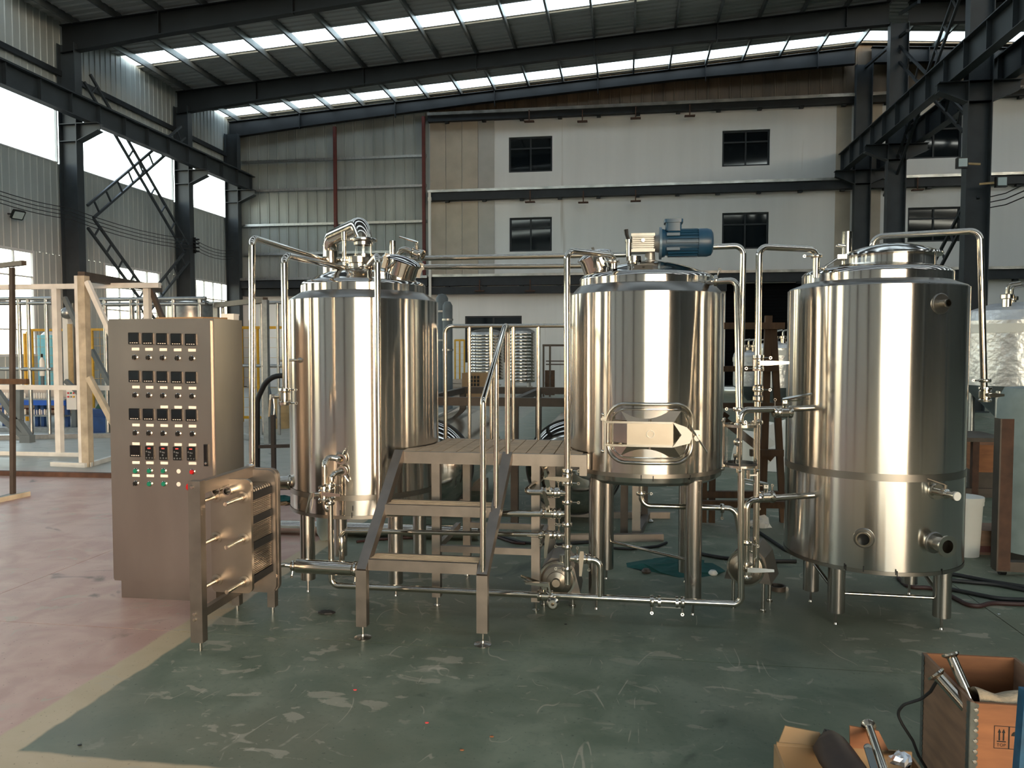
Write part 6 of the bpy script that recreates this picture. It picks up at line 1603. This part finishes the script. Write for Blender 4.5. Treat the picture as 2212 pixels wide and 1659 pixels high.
fo = bpy.data.objects.new('print_text', tm); col.objects.link(fo); tm.materials.clear(); tm.materials.append(INK); fo.parent = t; fo['kind'] = 'stuff'
fo.rotation_euler = (PI / 2, 0, 0); fo.location = V((q0.x + W_ * .5, yk, q0.z + H_ * .10)) - t.location
# pipes and cloth in the crate
def loose_pipe(lab, a, b, r, flange):
    d = (b - a).normalized()
    t = thing('loose_pipe', lab, 'pipe', b, 'loose pipe pieces in the foreground')
    ob('pipe', MB().ring(a, d, r * .9, r, (b - a).length, 20), PIPE, t)
    ob('pipe_flange', MB().lathe([(r * .88, -.004), (r * 1.7, -.004), (r * 1.72, .003), (r * 1.2, .010), (r, .012)], a, d, 24), FIT, t)
    ob('pipe_bore', MB().cyl(a + d * .03, a + d * .031, r * .9, n=18), BLACK, t); return t
loose_pipe('upper loose pipe with bright white flange leaning in the crate', P(2053, 1413, 2.86), V((1.215, 2.755, .30)), .017, 1)
loose_pipe('lower loose pipe with dark open end leaning in the crate', P(2022, 1456, 2.83), V((1.20, 2.735, .33)), .019, 1)
def drape(name, rows, m, lab, cat, th=.006):
    n = len(rows[0]); b = MB(); k = 0
    for r in rows: b.v += [V(p) for p in r]
    for i in range(len(rows) - 1):
        for j in range(n - 1): a = i * n + j; b.f.append((a, a + 1, a + n + 1, a + n))
    o = solo(name, b, m, lab, cat, rows[0][0]); md = o.modifiers.new('thick', 'SOLIDIFY'); md.thickness = th; md2 = o.modifiers.new('sub', 'SUBSURF'); md2.levels = md2.render_levels = 2
    return o
rows = []
for i, (z, y) in enumerate(((CH - .05, 2.735), (CH + .004, 2.722), (CH + .018, 2.775), (CH - .02, 2.83), (CH - .10, 2.87), (CH - .18, 2.90))):
    rows.append([(1.185 + (1.455 - 1.185) * j / 8, y + .012 * math.sin(j * 1.7 + i), z + .012 * math.sin(j * 1.3 + i * .8) + (.02 if j > 5 else 0)) for j in range(9)])
drape('burlap_cloth', rows, BURLAP, 'beige sack cloth bunched over the front edge of the plywood crate', 'cloth', .008)
pts = [(2024, 1470), (2010, 1494), (1990, 1510), (1952, 1522), (1937, 1540), (1950, 1566), (1972, 1600), (1984, 1632), (2000, 1658)]
dp = [2.82, 2.86, 2.90, 2.93, 2.95, 2.95, 2.96, 2.98, 3.0]
ap_ = [P(*q, d) for q, d in zip(pts, dp)]
solo('black_cord', MB().tube(ap_, .0055, 8, .05), CABLE, 'black cord hanging from the pipe down the crate side', 'cord', ap_[-1])
# carton with tools at the bottom edge
bx = (.50, .94, 2.20, 2.62, .28)
t = thing('tool_carton', 'torn cardboard box holding tools at the bottom edge', 'box', ((bx[0] + bx[1]) / 2, (bx[2] + bx[3]) / 2, 0))
for nm, lo_, hi_ in (('box_side', (bx[0], bx[2], 0), (bx[0] + .008, bx[3], bx[4])), ('box_side', (bx[1] - .008, bx[2], 0), (bx[1], bx[3], bx[4] - .01)), ('box_back', (bx[0] + .008, bx[3] - .008, 0), (bx[1] - .008, bx[3], bx[4] + .01)), ('box_front', (bx[0] + .008, bx[2], 0), (bx[1] - .008, bx[2] + .008, bx[4] - .02)), ('box_bottom', (bx[0] + .008, bx[2] + .008, 0), (bx[1] - .008, bx[3] - .008, .01))):
    ob(nm, MB().box(lo_, hi_), CARD, t, True)
ob('box_flap', MB().prism([(0, 0), (.16, 0), (.14, .07), (.03, .09)], (bx[0] + .01, bx[3] - .01, bx[4]), (1, 0, 0), (0, .35, .6), (0, .006, 0)), CARD, t, True)
ob('box_flap', MB().prism([(0, 0), (.12, .0), (.09, .06), (.0, .07)], (bx[0] + .24, bx[3] - .008, bx[4] + .01), (1, 0, 0), (0, .1, 1), (0, .006, 0)), WOODO, t, True)
gp = [P(1775, 1604, 2.60), P(1800, 1630, 2.52), P(1840, 1680, 2.40)]
b = MB(); rw = []
for i, (p, w_, h) in enumerate(((P(1786, 1592, 2.64), .035, .03), (P(1790, 1607, 2.60), .062, .04), (P(1806, 1632, 2.53), .066, .045), (P(1835, 1672, 2.42), .062, .045), (P(1850, 1710, 2.34), .06, .04))):
    dirn = V((.35, -.75, -.3)).normalized(); u = V((.9, .42, 0)); v = u.cross(dirn).normalized()
    rw.append([p + u * (w_ * math.cos(2 * PI * j / 14)) + v * (h * math.sin(2 * PI * j / 14)) for j in range(14)])
b.v = [q for r in rw for q in r]
for i in range(4):
    for j in range(14): b.f.append((i * 14 + j, i * 14 + (j + 1) % 14, (i + 1) * 14 + (j + 1) % 14, (i + 1) * 14 + j))
b.f += [tuple(reversed(range(14))), tuple(range(56, 70))]
t = thing('leather_pouch', 'dark brown leather pouch sticking out of the cardboard box', 'pouch', P(1835, 1672, 2.42))
ob('pouch_body', b, LEATHER, t, False, None, 60); ob('pouch_strap', MB().tube([P(1780, 1590, 2.63), P(1783, 1580, 2.66), P(1800, 1584, 2.64), P(1818, 1604, 2.60)], .009, 8), BLACK, t)
loose_pipe('bright loose pipe with flange standing in the cardboard box', P(1876, 1568, 2.62), P(1918, 1690, 2.36), .0135, 1)
t = thing('flat_bracket', 'flat grey steel bracket beside the bright pipe in the box', 'bracket', P(1890, 1680, 2.4))
ob('bracket_bar', MB().bar(P(1874, 1614, 2.50), P(1898, 1690, 2.36), .022, .006), GREYSTEEL, t, True); ob('bracket_eye', MB().ring(P(1874, 1614, 2.50), (0, -1, 0), .004, .012, .006), GREYSTEEL, t)
heap('foil_scrap', P(1947, 1634, 2.56) - Z3 * .02, .035, .03, .035, FOIL, 'crumpled silver foil on the right edge of the cardboard box', 'foil', 31)
a, b = P(2222, 1490, 2.25), P(2192, 1690, 2.25)
t = thing('blue_post', 'worn blue post at the right edge in front of the crate', 'post', V((b.x, 2.25, 0)))
ob('post_body', MB().bar(V((b.x - .0, 2.25, 0)), a, .035, .035), mat('worn_blue_paint', '#154a66', .5, noise=.3, nscale=25), t, True)
ob('post_strip', MB().bar(V((b.x + .022, 2.245, 0)), a + V((.022, -.005, 0)), .012, .04), RUST, t, True)
